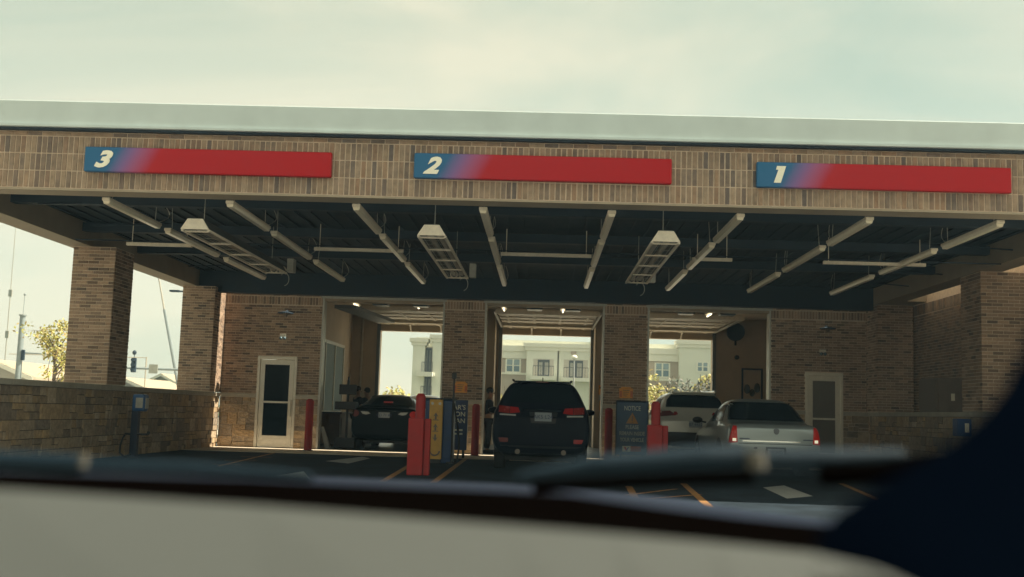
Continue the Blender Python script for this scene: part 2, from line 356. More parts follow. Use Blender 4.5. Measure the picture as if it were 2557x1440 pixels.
# radiant heaters
for k, (x, lb) in enumerate(((-5.3, 'left'), (-1.72, 'middle'), (1.78, 'right'))):
    t = thing('radiant_heater', (x, 19, 3.72), f'long hanging tube heater with open mesh underside, {lb} one of three', 'heater', 'tube heaters under the canopy')
    y0, y1, z = 16.6, 21.8, 3.74
    g = MB()
    for s in (-1, 1): g.prism([(x+s*.20, y0, z), (x+s*.21, y0, z), (x+s*.11, y0, z+.16), (x+s*.10, y0, z+.16)], (0, y1-y0, 0))
    g.box(x-.105, x+.105, y0, y1, z+.155, z+.165)
    obj('reflector', g, mat('dull reflector', (.05,.055,.055), .6, var=.2), t)
    g = MB(); g.prism([(x-.215, y0-.012, z-.01), (x+.215, y0-.012, z-.01), (x+.115, y0-.012, z+.15), (x-.115, y0-.012, z+.15)], (0, -.03, 0)); obj('end_plate', g, m_metal, t)
    for s in (-1, 1):
        g = MB(); g.cyl((x+s*.075, y0+.02, z+.08), (x+s*.075, y1+.12, z+.08), .042, n=12); obj('burner_tube', g, mat('heater tube', (.50,.42,.32), .5, metal=.1, var=.2), t, smooth=True)
        g = MB(); g.box(x+s*.20-.018, x+s*.20+.018, y0, y1, z-.035, z-.004); obj('rail', g, m_metal, t)
        g = MB()
        for q in range(16):
            a, b = 2*math.pi*q/16, 2*math.pi*(q+1)/16
            g.cyl((x+s*.085+.065*math.cos(a), y1+.16, z+.07+.065*math.sin(a)), (x+s*.085+.065*math.cos(b), y1+.16, z+.07+.065*math.sin(b)), .016, n=6)
        obj('end_ring', g, m_metal, t)
    for q in range(5):
        y = y0+.1+q*(y1-y0-.2)/4; g = MB(); g.box(x-.20, x+.20, y-.016, y+.018, z-.036, z-.014); obj('cross_bar', g, m_metal, t)
    g = MB()
    for q in range(14):
        y = y0+q*.4; g.cyl((x-.2, y, z-.02), (x+.2, y, z-.02), .003, n=4)
    for q in range(1, 6): g.cyl((x-.2+.066*q, y0, z-.02), (x-.2+.066*q, y1, z-.02), .003, n=4)
    obj('mesh_guard', g, m_galv, t, stuff=True)
    g = MB(); g.cyl((x, y0+.4, z+.16), (x, y0+.4, CE-.03), .006, n=5); g.cyl((x, y1-.4, z+.16), (x, y1-.4, CE-.03), .006, n=5); obj('hanger', g, m_galv, t)
    g = MB(); g.box(x+.24, x+.36, y1-.15, y1+.1, z+.0, z+.26); obj('burner_box', g, m_galv, t)
    g = MB(); g.tube([(x+.1+.09*math.cos(a), y1+.3, z-.10+.13*math.sin(a)) for a in [q*.5 for q in range(-3, 6)]], .007, 6); obj('cable', g, m_galv, t)

# ------------------------------------------------------------------ bay number signs
def sign_mat(x0, x1, zlo, zhi):
    m = bpy.data.materials.new('bay sign print'); m.use_nodes = True; t = m.node_tree; b = t.nodes['Principled BSDF']; N = t.nodes.new; L = t.links.new
    ge = N('ShaderNodeNewGeometry'); sp = N('ShaderNodeSeparateXYZ'); L(ge.outputs['Position'], sp.inputs[0])
    m1 = N('ShaderNodeMath'); m1.operation = 'MULTIPLY_ADD'; m1.inputs[1].default_value = -.55; L(sp.outputs[2], m1.inputs[0]); L(sp.outputs[0], m1.inputs[2])
    mr = N('ShaderNodeMapRange'); L(m1.outputs[0], mr.inputs[0]); zc = (zlo+zhi)/2*-.55; mr.inputs[1].default_value = x0+zc; mr.inputs[2].default_value = x1+zc
    r = N('ShaderNodeValToRGB'); e = r.color_ramp.elements; e[0].position = 0; e[0].color = (.028,.13,.27,1); e[1].position = .115; e[1].color = (.032,.13,.28,1)
    for p, c in ((.17,(.20,.12,.30)), (.22,(.33,.09,.20)), (.29,(.40,.014,.022)), (1,(.40,.008,.014))): q = e.new(p); q.color = (*c, 1)
    L(mr.outputs[0], r.inputs[0]); L(r.outputs[0], b.inputs['Base Color']); b.inputs['Roughness'].default_value = .45
    b.inputs['Specular IOR Level'].default_value = .2
    return m
for num, x0, x1, zc in (('3', -6.79, -3.15, 4.63), ('2', -1.95, 1.78, 4.655), ('1', 3.0, 6.61, 4.645)):
    x0 *= .9985; z0, z1 = zc-.19, zc+.18
    t = thing('bay_sign', ((x0+x1)/2, 15.95, z0), f'long red sign with blue end numbered {num}, ' + {'3':'leftmost on the fascia','2':'over the middle lane','1':'rightmost on the fascia'}[num], 'sign', 'numbered bay signs on the fascia')
    g = MB(); g.box(x0, x1, 15.90, 16.0, z0, z1); obj('sign_face', g, sign_mat(x0, x1, z0, z1), t, bevel=.02)
    if num == '1':
        a_ = x0+.24; b_ = z0+.065; g = MB(); P_ = [(0,0),(.10,0),(.175,.245),(.045,.245),(.03,.19),(.065,.19)]
        g.prism([(a_+u, 15.892, b_+v) for u, v in P_], (0, .006, 0)); obj('numeral', g, m_cream, t)
    else: lettering(num, .235, m_cream, t, (x0+.15, 15.893, z0+.075), bold=.065, shear=.38, depth=.004, name='numeral', width=.27, align='LEFT')

# ------------------------------------------------------------------ columns and low side walls
CAPZ = 1.33
colw = [(-9.45,-8.6,22.0,23.0,'front brick pillar on the left low wall','l'), (-9.45,-8.6,28.9,W-.003,'rear brick pillar at the left end of the bay wall','l'),
        (8.55,9.45,22.1,23.15,'front brick pillar on the right side','r'), (8.55,9.45,28.9,W-.003,'rear brick pillar at the right end of the bay wall','r')]
for x0, x1, y0, y1, lb, sd_ in colw:
    t = thing('brick_pillar', ((x0+x1)/2, (y0+y1)/2, CAPZ+.11), lb, 'pillar', 'brick pillars carrying the canopy')
    g = MB(); g.box(x0, x1, y0, y1, CAPZ+.11, SOF-.022); obj('core', g, m_mortar, t)
    U = x1-x0
    key = lambda r: r[2]
    pieces('brick', running(U, CAPZ+.12, SOF-.03), (x0, y0, 0), (1,0,0), (0,-1,0), m_brick, t, 170)
    if sd_ == 'l': pieces('brick', running(y1-y0, CAPZ+.12, SOF-.03), (x1, y0, 0), (0,1,0), (1,0,0), m_brick, t, 130)
    else: pieces('brick', running(y1-y0, CAPZ+.12, SOF-.03), (x0, y0, 0), (0,1,0), (-1,0,0), m_brick, t, 130)
t = thing('stone_wall', (-9, 22, 0), 'low stone wall with pale cap along the open left side', 'wall')
g = MB(); g.box(-9.45, -8.62, 12.0, W-.02, 0, CAPZ); obj('core', g, m_smortar, t)
pieces('stone', ashlar(W-12.1, .0, CAPZ, seed=3), (-8.62, 12.05, 0), (0,1,0), (1,0,0), m_stone, t, 300, lambda r: abs(r[0]-8), depth=.06, rough=.014)
y = 12.0
while y < W-.1:
    g = MB(); g.box(-9.5, -8.55, y, min(y+1.19, W-.03), CAPZ, CAPZ+.10); obj('cap_stone', g, m_cap, t, bevel=.008); y += 1.2
t = thing('stone_wall', (9, 22, 0), 'low stone wall with pale cap along the closed right side', 'wall')
g = MB(); g.box(8.62, 9.47, 12.0, W-.02, 0, CAPZ); obj('core', g, m_smortar, t)
pieces('stone', ashlar(W-12.1, 0, CAPZ, seed=8), (8.62, 12.05, 0), (0,1,0), (-1,0,0), m_stone, t, 300, lambda r: abs(r[0]-12), depth=.06, rough=.014)
y = 12.0
while y < W-.1:
    g = MB(); g.box(8.55, 9.5, y, min(y+1.19, W-.03), CAPZ, CAPZ+.10); obj('cap_stone', g, m_cap, t, bevel=.008); y += 1.2
t = thing('brick_wall', (9.6, 24, 1.43), 'tall brick side wall behind the right pillars with grey cabinet on it', 'wall')
g = MB(); g.box(9.49, 9.9, 19, W, CAPZ+.1, 5.1); obj('core', g, m_fmortar, t)
pieces('brick', running(W-19.0, CAPZ+.11, 3.90) + soldier(W-19, 3.91, 1, bh=.25), (9.49, 19.0, 0), (0,1,0), (-1,0,0), m_fbrick, t, 300, lambda r: abs(r[0]-8)+abs(r[2]-2.8)*.8)
# grey cabinet on the cap of the right wall
t = thing('electrical_cabinet', (9.25, 24.8, 1.43), 'grey metal cabinet standing on the right wall cap', 'cabinet')
g = MB(); g.box(8.83, 9.42, 25.4, 26.6, CAPZ+.102, 2.21); obj('cabinet_body', g, m_grey, t, bevel=.012)
g = MB(); g.box(8.87, 9.38, 25.375, 25.398, CAPZ+.14, 2.17); obj('door', g, m_grey, t, bevel=.006)
g = MB(); g.box(8.80, 8.828, 25.45, 26.55, CAPZ+.16, 2.15); obj('side_plate', g, m_grey, t)
g = MB(); g.box(9.12, 9.20, 25.366, 25.374, 1.70, 1.86); obj('paper_label', g, m_cream, t)
g = MB(); g.cyl((9.42, 25.6, 1.92), (9.46, 25.6, 1.92), .045, n=10); obj('red_handle', g, m_red, t)
t = thing('wall_box', (8.5, 23.0, 1.1), 'blue dispenser box fixed to the right stone wall', 'box')
g = MB(); g.box(8.32, 8.60, 22.8, 23.1, .94, 1.29); obj('box_body', g, m_blue, t, bevel=.02)
g = MB(); g.box(8.46, 8.54, 22.79, 22.798, 1.02, 1.2); obj('paper_label', g, m_cream, t)

# ------------------------------------------------------------------ bay wall
bays = [(-5.96, -2.66), (-1.585, 1.62), (2.76, 6.03)]
doors = [(-7.62, -6.56), (6.93, 7.92)]
HZ = 4.04
X0, X1 = -8.6, 8.6
hol = [(a-X0, b-X0, 0, HZ) for a, b in bays] + [(a-X0, b-X0, 0, 2.44) for a, b in doors]
t = thing('bay_wall', (0, W, 0), 'brick garage front with three open bays above a stone base', 'building')
g = MB(); xs = sorted([X0, X1] + [v for p in bays for v in p] + [v for p in doors for v in p])
for a, b in zip(xs, xs[1:]):
    o_ = None
    for p in bays:
        if abs(p[0]-a) < 1e-6: o_ = HZ
    for p in doors:
        if abs(p[0]-a) < 1e-6: o_ = 2.44
    g.box(a, b, W, W+.3, o_ or 0, 5.2)
obj('wall_core', g, m_mortar, t)
br = running(X1-X0, CAPZ+.11, 3.84, hol) + soldier(X1-X0, 3.85, 1, bh=.20, holes=hol) + running(X1-X0, 4.07, 4.6, hol)
def ky(r):
    x = X0+(r[0]+r[1])/2; p = min(abs(x+2.12), abs(x-2.2)); return p + abs(r[2]-2.3)*.6
pieces('brick', br, (X0, W, 0), (1,0,0), (0,-1,0), m_brick, t, 300, ky)
pieces('stone', ashlar(X1-X0, 0.01, CAPZ, hol, seed=5), (X0, W, 0), (1,0,0), (0,-1,0), m_stone, t, 200, depth=.06, rough=.014)
for a, b in ((X0, doors[0][0]), (doors[0][1], bays[0][0]), (bays[0][1], bays[1][0]), (bays[1][1], bays[2][0]), (bays[2][1], doors[1][0]), (doors[1][1], X1)):
    g = MB(); g.box(a, b, W-.07, W-.001, CAPZ, CAPZ+.10); obj('cap_stone', g, m_cap, t, bevel=.006)
for a, b in bays:      # steel jambs and heads
    for x in (a, b):
        s = -1 if x == a else 1
        g = MB(); g.box(min(x, x-s*.05), max(x, x-s*.05), W-.035, W+.33, .012, HZ); obj('jamb', g, m_galv, t)
    g = MB(); g.box(a-.04, b+.04, W-.045, W+.33, HZ, HZ+.06); obj('head_plate', g, m_galv, t)
    g = MB(); g.box(a+.05, b-.05, W-.02, W+.31, HZ-.07, HZ-.001); obj('head_trim', g, m_tan, t)
g = MB(); g.box(-8.6, 9.1, W+.3, 41.0, 4.75, 4.9); g.box(-9.6, 9.6, W+.3, 41, 4.9, 5.2); obj('garage_roof', g, m_drywall, t)
g = MB(); g.box(-7.2, -7.0, W+.3, 34.2, .01, 4.75); g.box(-7.2, -7.0, 39.2, 40.8, .01, 4.75); g.box(-7.2, -7.0, 34.2, 39.2, .01, .95); g.box(-7.2, -7.0, 34.2, 39.2, 3.3, 4.75); obj('inner_wall', g, m_drywall, t)
g = MB(); g.box(8.9, 9.1, W+.3, 40.8, .01, 4.75); obj('inner_wall', g, m_drywall, t)
R = 40.8
rb = [(-5.95,-2.6), (-1.5,1.72), (2.75,6.12)]
g = MB(); xs = [-7.2]+[v for p in rb for v in p]+[9.1]
for i in range(0, len(xs), 2): g.box(xs[i], xs[i+1], R, R+.3, 0, 4.75)
for a, b in rb: g.box(a, b, R, R+.3, 3.98, 4.75)
obj('rear_wall', g, m_drywall, t)
for a, b in rb:
    for x in (a, b):
        s = -1 if x == a else 1
        g = MB(); g.box(min(x, x+s*.12), max(x, x+s*.12), R-.12, R-.002, .01, 4.3); obj('door_track', g, mat('blue grey steel', (.16,.18,.19), .5, metal=.3), t)
        g = MB(); g.box(min(x, x+s*.06), max(x, x+s*.06), 34.4, R-.2, 4.20, 4.26); obj('overhead_track', g, m_galv, t)
    # raised sectional door lying under the ceiling: four panels with raised ribs
    for q in range(5):
        y0 = 34.6+q*1.22; z = 4.30 if q < 4 else 4.22
        g = MB(); g.box(a+.02, b-.02, y0, y0+1.2, z, z+.05); g.box(a+.02, b-.02, y0+.02, y0+.1, z-.03, z); g.box(a+.02, b-.02, y0+1.1, y0+1.18, z-.03, z)
        for s in range(4):
            x = a+.3+(b-a-.6)*s/3; g.box(x-.04, x+.04, y0+.12, y0+1.08, z-.025, z)
        obj('door_panel', g, m_door, t)
    g = MB(); g.box(a, b, 34.35, 34.5, 4.16, 4.28); obj('door_bottom_rail', g, m_metal, t)
    for s in (.33, .66):
        x = a+(b-a)*s; g = MB(); g.cyl((x, R-.25, 4.16), (x, R-.05, 3.98), .03, n=8); g.cyl((x, R-.6, 4.2), (x, R-.25, 4.16), .03, n=8); obj('strut', g, m_metal, t)
    for s in (.09, .64):
        x = a+(b-a)*s; lt = MB(); lt.cyl((x, 33.0, 4.20), (x, 33.8, 4.20), .024, n=10); q = obj('lamp_tube', lt, m_lamp, t, smooth=True)
        lt = MB(); lt.box(x-.08, x+.08, 32.5, 33.9, 4.24, 4.30); obj('lamp_housing', lt, m_metal, t)
    for s in (.38, .72):
        x = a+(b-a)*s; g = MB(); g.box(x-.22, x+.22, 31.6, 32.1, 4.06, 4.24); obj('air_unit', g, mat('dark blue steel', (.02,.05,.08), .4), t, bevel=.02)
for xa in (-2.13, 2.24):      # piers between the bays inside
    g = MB(); g.box(xa-.42, xa+.42, 39.4, R-.001, .01, 4.75); obj('inner_pier', g, m_drywall, t)
# window in the left inner wall, pipe, sloped duct, fan, picture frame on the rear wall
g = MB()
for q in range(4): g.box(-7.05, -6.96, 34.2+q*1.64, 34.28+q*1.64, .95, 3.3)
g.box(-7.05, -6.96, 34.2, 39.2, .95, 1.02); g.box(-7.05, -6.96, 34.2, 39.2, 3.2, 3.3); fr = obj('window', g, m_alu, t)
m_haz = bpy.data.materials.new('frosted pane'); m_haz.use_nodes = True; q_ = m_haz.node_tree; d_ = q_.nodes.new('ShaderNodeBsdfTranslucent'); d_.inputs[0].default_value = (.46,.49,.48,1)
e_ = q_.nodes.new('ShaderNodeBsdfDiffuse'); e_.inputs[0].default_value = (.16,.20,.22,1); f_ = q_.nodes.new('ShaderNodeMixShader'); f_.inputs[0].default_value = .6; q_.links.new(e_.outputs[0], f_.inputs[1]); q_.links.new(d_.outputs[0], f_.inputs[2]); q_.links.new(f_.outputs[0], q_.nodes['Material Output'].inputs[0])
for q in range(3):
    g = MB(); g.box(-7.01, -7.0, 34.28+q*1.64, 35.84+q*1.64, 1.02, 3.2); obj('pane', g, m_haz, fr)
g = MB(); g.box(-6.99, -6.93, 34.1, 39.4, .82, .95); obj('window_ledge', g, m_alu, t)
g = MB(); g.cyl((-6.62, R-.08, .02), (-6.62, R-.08, 4.7), .05, n=10); obj('drain_pipe', g, m_cap, t, smooth=True)
g = MB(); g.cyl((6.92, R-.3, 4.28), (6.92, R-.16, 4.28), .32, n=28); g.cyl((6.92, R-.2, 3.80), (6.92, R-.2, 4.0), .04, n=8); g.cyl((6.92, R-.16, 4.28), (6.92, R-.001, 4.28), .06, n=8); obj('wall_fan', g, m_beam, t, smooth=True)
g = MB(); g.cyl((7.0, R-.02, 3.38), (7.0, R-.12, 3.38), .08, n=14); obj('alarm_bell', g, m_black, t)
g = MB()
for a_, b_, c_, d_ in ((7.18, 7.24, 1.2, 3.0), (7.88, 7.94, 1.2, 3.0), (7.24, 7.88, 2.94, 3.0), (7.24, 7.88, 1.2, 1.26)): g.box(a_, b_, R-.05, R-.001, c_, d_)
obj('poster_frame', g, m_beam, t)
g = MB()
g.box(7.25, 7.87, R-.02, R-.002, 1.27, 2.93); q = obj('poster', g, m_drywall, t)
g = MB(); g.sphere((7.38, R-.03, 2.25), .11, 10, 6, 1.6); g.sphere((7.74, R-.03, 2.3), .11, 10, 6, 1.6); g.sphere((7.56, R-.03, 2.12), .10, 10, 6, 1.4); obj('poster_print', g, mat('poster blue', (.10,.12,.13), .8), q)
g = MB(); g.prism([(-5.85, 31.0, 3.98), (-5.25, 31.0, 3.98), (-5.25, 31.0, 3.88), (-5.85, 31.0, 3.88)], (.5, 4.5, -.02)); obj('duct', g, mat('dull duct', (.10,.11,.11), .5), t)
# things in the lower bays: cabinets and benches along the inner walls
def box_thing(name, x0, x1, y0, y1, z0, z1, m, label, cat, parts):
    t = thing(name, ((x0+x1)/2, (y0+y1)/2, z0), label, cat)
    g = MB(); g.box(x0, x1, y0, y1, z0, z1); obj('cabinet_body', g, m, t, bevel=.015)
    for (pn, b, mm) in parts: g = MB(); g.box(*b); obj(pn, g, mm, t, bevel=.004)
    return t
m_brownwood = mat('brown wood', (.16,.085,.045), .6, var=.2, scale=4)
box_thing('work_bench', -6.95, -6.2, 34.6, 38.6, .011, .95, m_brownwood, 'brown bench under the window in the left bay', 'bench',
    [('drawer', (-6.19,-6.17,34.8+q*.95,35.65+q*.95,.3,.8), m_brownwood) for q in range(4)] + [('bench_top', (-6.97,-6.14,34.5,38.7,.952,.99), m_black)])
box_thing('tool_chest', 1.75, 2.3, 31.6, 33.2, .011, 1.2, m_black, 'dark tool chest behind the right jamb of the middle bay', 'tool chest',
    [('drawer', (1.74,1.748,31.7,33.1,.15+q*.2,.31+q*.2), m_galv) for q in range(5)])
box_thing('oil_tank', -2.6, -2.05, 31.2, 32.6, .011, 1.3, m_black, 'dark storage cabinet beside the left jamb of the middle bay', 'cabinet',
    [('drawer', (-2.6+.05,-2.1,31.185,31.198,.15+q*.28,.39+q*.28), m_grey) for q in range(4)])
for x, y, z, lb in ((-1.95, 36, 2.15, 'small orange notice on the inner pier left of the middle bay'), (1.93, 36, 1.95, 'upper small orange notice right of the middle bay'), (1.93, 35.2, 1.45, 'lower small orange notice right of the middle bay')):
    t = thing('notice_plate', (x, y, z), lb, 'sign', 'orange notices inside the garage')
    g = MB(); g.box(x-.13, x+.13, y-.02, y, z-.15, z+.15); obj('plate', g, m_ora, t, bevel=.01); g = MB(); g.box(x-.1, x+.1, y-.026, y-.021, z+.04, z+.1); obj('print_band', g, m_black, t)
    g = MB(); g.box(x-.02, x+.02, y, y+.02, 0.011, z); obj('stand', g, m_galv, t)
# service computer terminal in the left bay
t = thing('service_terminal', (-6.0+.95, 31.3, 0), 'black computer terminal on a tall stand just inside the left bay', 'terminal')
x = -5.42; y = 31.3
t.location = (x, y, .011); WL[t.name] = Vector((x, y, .011))
g = MB(); g.box(x-.24, x+.24, y, y+.05, 1.5, 1.78); obj('monitor', g, m_black, t, bevel=.01)
g = MB(); g.box(x-.03, x+.03, y+.05, y+.1, .3, 1.9); g.cyl((x, y+.07, 1.9), (x, y+.07, 2.0), .02, n=8); obj('post', g, m_black, t)
g = MB(); g.box(x-.30, x+.28, y-.25, y+.2, 1.08, 1.30); obj('shelf', g, m_black, t, bevel=.02)
g = MB(); g.box(x-.28, x+.28, y-.2, y+.3, .011, .3); obj('base', g, m_black, t, bevel=.02)
t = thing('leaning_board', (-5.7, 30.6, 0), 'white folded floor sign leaning inside the left bay', 'floor sign')
g = MB(); g.prism([(-5.83,30.5,.012),(-5.70,30.5,.012),(-5.90,30.5,.60),(-5.98,30.5,.60)], (0,.03,0)); obj('front_leaf', g, m_white, t)
g = MB(); g.prism([(-5.83,30.75,.012),(-5.70,30.75,.012),(-5.90,30.535,.60),(-5.98,30.535,.60)], (0,.02,0)); obj('back_leaf', g, m_white, t)

# glazed doors, dish lights, emergency lamps
def glazed_door(a, b, label, hand, tint):
    t = thing('glazed_door', ((a+b)/2, W, 0), label, 'door', 'glazed doors beside the bays'); y = W-.03
    g = MB(); g.box(a, a+.07, y-.03, y+.12, .012, 2.44); g.box(b-.07, b, y-.03, y+.12, .012, 2.44); g.box(a+.07, b-.07, y-.03, y+.12, 2.36, 2.44); obj('frame', g, m_alu, t, bevel=.006)
    g = MB(); g.box(a+.08, a+.20, y, y+.05, .03, 2.35); g.box(b-.20, b-.08, y, y+.05, .03, 2.35); g.box(a+.2, b-.2, y, y+.05, 2.22, 2.35); g.box(a+.2, b-.2, y, y+.05, .03, .34)
    lf = obj('door_leaf', g, m_alu, t, bevel=.005)
    g = MB(); g.box(a+.2, b-.2, y+.02, y+.03, .34, 2.22); obj('pane', g, tint, lf)
    g = MB(); g.box(a+.2, b-.2, y-.01, y+.012, 1.20, 1.25); obj('push_bar', g, m_alu, lf)
    x = b-.14 if hand > 0 else a+.14
    g = MB(); g.box(x-.03, x+.03, y-.06, y-.002, .85, 1.30); obj('handle', g, m_alu, lf, bevel=.01)
glazed_door(*doors[0], 'aluminium framed glass door left of the left bay', 1, m_glassd)
glazed_door(*doors[1], 'aluminium framed glass door behind the silver sedan', -1, mat('painted reflection glass', (.17,.155,.135), .08, var=.05, spec=1.0))  # pale reflected tone is put into this pane's base colour
for x, z, lb in ((-6.90, 3.60, 'left'), (7.47, 3.60, 'right')):
    t = thing('dish_lamp', (x, W-.2, z), f'dark dish lamp on the brick above the {lb} glass door', 'lamp', 'dish lamps over the doors')
    g = MB(); g.cyl((x, W-.25, z+.03), (x, W-.25, z), .10, .21, n=20); g.cyl((x, W-.25, z), (x, W-.25, z-.02), .21, .21, n=20); obj('shade', g, m_beam, t, smooth=True)
    g = MB(); g.cyl((x, W-.25, z-.02), (x, W-.25, z-.10), .07, .04, n=12); obj('bulb_guard', g, m_grey, t)
    g = MB(); g.cyl((x, W-.25, z+.02), (x, W-.01, z+.08), .02, n=8); obj('arm', g, m_beam, t)
    t = thing('emergency_light', (x-.1, W-.06, z-.55), f'small twin head emergency light above the {lb} glass door', 'light', 'emergency lights over the doors')
    g = MB(); g.box(x-.17, x+.0, W-.06, W-.01, z-.63, z-.55); obj('light_body', g, m_metal, t, bevel=.01)
    for s in (-.13, -.03):
        g = MB(); g.sphere((x+s-.0, W-.09, z-.67), .045, 10, 6); obj('lamp_head', g, m_glassb, t, smooth=True)

# ------------------------------------------------------------------ bollards
def bollard(x, y, h, r, label):
    t = thing('bollard', (x, y, 0), label, 'bollard', 'red bollards')
    g = MB(); g.cyl((x, y, 0), (x, y, h-.05), r, n=20); g.cyl((x, y, h-.05), (x, y, h), r, r*.55, n=20); obj('sleeve', g, m_red, t, smooth=True)
    g = MB(); g.cyl((x, y, 0), (x, y, .03), r+.03, n=20); obj('base_ring', g, m_black, t)
for px, lb in ((771, 'red bollard at the left jamb of the left bay'), (1187.5, 'red bollard at the left jamb of the middle bay'), (1519.5, 'red bollard at the right jamb of the middle bay')):
    p = atY(px, 1070, 28.9); bollard(p.x, 28.9, 1.33, .10, lb)
def guard(x, y, label, fl):
    t = thing('bollard', (x, y, 0), label, 'bollard', 'tall red bollards with square guards')
    g = MB(); g.cyl((x+fl*.0, y, 0), (x, y, 1.37), .085, n=20); g.cyl((x, y, 1.37), (x, y, 1.42), .085, .05, n=20); obj('post', g, m_red, t, smooth=True)
    g = MB(); g.box(x-.17, x+.10, y-.30, y-.09, .004, .99); obj('guard_panel', g, m_red, t, bevel=.02)
    g = MB(); g.box(x+.105, x+.21, y-.22, y-.05, .004, .98); obj('guard_side', g, m_red, t, bevel=.015)
guard(-2.13, 19.8, 'tall red bollard with square guard in front of the yellow arrow panel', 1)
guard(2.12, 21.0, 'tall red bollard with square guard between the notice board and the silver sedan', -1)

# ------------------------------------------------------------------ lane equipment near the left pier
def board(x0, x1, y, z0, z1, m, name, label, cat):
    t = thing(name, ((x0+x1)/2, y, 0), label, cat); g = MB(); g.box(x0, x1, y, y+.10, z0, z1); obj('panel', g, m, t, bevel=.012)
    return t
t = board(-2.42, -2.13, 24.3, .09, 1.37, m_yelp, 'arrow_panel', 'ochre panel with three dark arrows beside the red guard', 'panel')
for k in range(3):
    zc = 1.02-k*.24; x = -2.275; y = 24.29; d = -1 if k == 2 else 1
    g = MB(); g.prism([(x-.02,y,zc-.08*d),(x+.02,y,zc-.08*d),(x+.02,y,zc),(x+.055,y,zc-.02*d),(x,y,zc+.07*d),(x-.055,y,zc-.02*d),(x-.02,y,zc)], (0,.008,0)); obj('arrow', g, m_grey, t)
    if k < 2: g = MB(); g.box(x-.06, x+.06, y, y+.008, zc-.1, zc-.085); obj('arrow_bar', g, m_grey, t)
g = MB(); g.tube([(-2.275+.11*math.cos(a), 24.285, .30+.13*math.sin(a)) for a in [math.pi+q*.36 for q in range(9)]], .018, 6); obj('hook_mark', g, m_grey, t)
for s in (-.08, .08): g = MB(); g.cyl((-2.275+s, 24.3, 1.28), (-2.275+s, 24.285, 1.28), .03, n=12); obj('bolt', g, m_galv, t)
g = MB(); g.box(-2.40, -2.15, 24.32, 24.38, .004, .09); obj('foot', g, m_black, t)
t = thing('service_cabinet', (-2.0, 24.8, 0), 'tall blue service cabinet behind the ochre arrow panel', 'cabinet')
g = MB(); g.box(-2.52, -1.92, 24.45, 25.2, .004, 1.36); obj('cabinet_body', g, m_blue, t, bevel=.02)
g = MB(); g.box(-2.11, -1.94, 24.43, 24.449, .1, 1.3); obj('door', g, m_blue, t, bevel=.006)
g = MB(); g.box(-2.55, -1.89, 24.42, 25.23, 1.362, 1.40); obj('lid', g, m_beam, t)
t = board(-2.45, -1.78, 27.2, .2, 1.40, mat('navy sign face', (.008,.035,.13), .4, var=.1), 'notice_board', 'navy notice board with white words left of the middle bay', 'sign')
x = -1.83
for k, s in enumerate(("AR'S", 'SON', 'AN')): lettering(s, .115, m_cream, t, (x, 27.196, 1.17-k*.16), align='RIGHT', bold=.01)
for k in range(2):
    for q in range(2): g = MB(); g.box(-2.13+q*.14, -2.03+q*.14, 27.19, 27.198, .66-k*.09, .70-k*.09); obj('small_print', g, m_cream, t)
g = MB(); g.cyl((-2.11, 27.2, .38), (-2.11, 27.185, .38), .025, n=10); obj('knob', g, m_yel, t)
g = MB(); g.box(-2.4, -2.34, 27.22, 27.28, .012, .2); g.box(-1.89, -1.83, 27.22, 27.28, .012, .2); obj('leg', g, m_black, t)
t = thing('hose_pole', (-2.0, 24.0, 0), 'thin black pole with small camera head and hanging hose', 'pole')
x = -1.90; y = 24.2
g = MB(); g.cyl((x, y, .004), (x, y, 1.9), .022, n=10); obj('pole', g, m_black, t)
g = MB(); g.box(x-.05, x+.05, y-.05, y+.05, 1.82, 1.95); obj('camera_head', g, m_black, t, bevel=.01)
g = MB(); pts = [(x+.02, y-.03, 1.3), (x+.07, y-.03, 1.0), (x+.13, y-.03, .7), (x+.16, y-.03, .4), (x+.13, y-.03, .12), (x+.05, y-.03, .03), (x-.1, y-.03, .03)]; g.tube(pts, .02, 8); obj('hose', g, m_blk2, t)
g = MB(); g.cyl((x, y, .004), (x, y, .04), .12, n=14); obj('base', g, m_black, t)
# NOTICE board
m_nb = mat('blue sign face', (.022,.085,.19), .4, var=.08)
t = board(1.86, 2.62, 27.9, .19, 1.49, m_nb, 'notice_board', 'blue board reading NOTICE with an orange warning triangle', 'sign')
xc = 2.24; y = 27.896; m_pg = mat('pale grey print', (.62,.66,.64), .5, var=.04)
g = MB(); g.box(1.84, 1.86, 27.88, 28.02, .17, 1.51); g.box(2.62, 2.64, 27.88, 28.02, .17, 1.51); g.box(1.84, 2.64, 27.88, 28.02, 1.49, 1.52); obj('frame', g, m_beam, t)
lettering('NOTICE', .115, m_pg, t, (xc, y, 1.28), bold=.02, width=.40)
g = MB(); g.prism([(xc-.15, y-.006, .96), (xc+.15, y-.006, .96), (xc, y-.006, 1.23)], (0,.008,0)); obj('warning_triangle', g, mat('orange print', (.55,.26,.06), .5), t)
g = MB(); g.box(xc-.008, xc+.008, y-.010, y-.0065, 1.02, 1.14); g.box(xc-.009, xc+.009, y-.010, y-.0065, .98, 1.0); obj('exclamation_mark', g, m_nb, t)
for s, z, wd in (('PLEASE', .83, .32), ('REMAIN INSIDE', .675, .62), ('YOUR VEHICLE', .52, .58)): lettering(s, .095, m_pg, t, (xc, y, z), bold=.02, width=wd)
g = MB(); g.box(xc-.23, xc-.03, y-.006, y, .27, .41); obj('logo_panel', g, m_cream, t)
g = MB(); g.prism([(xc-.20,y-.010,.385),(xc-.15,y-.010,.385),(xc-.12,y-.010,.315),(xc-.145,y-.010,.29)], (0,.003,0)); obj('logo_left_stroke', g, mat('logo red', (.5,.04,.03), .5), t)
g = MB(); g.prism([(xc-.10,y-.010,.385),(xc-.06,y-.010,.385),(xc-.12,y-.010,.285),(xc-.143,y-.010,.288)], (0,.003,0)); obj('logo_right_stroke', g, m_blue, t)
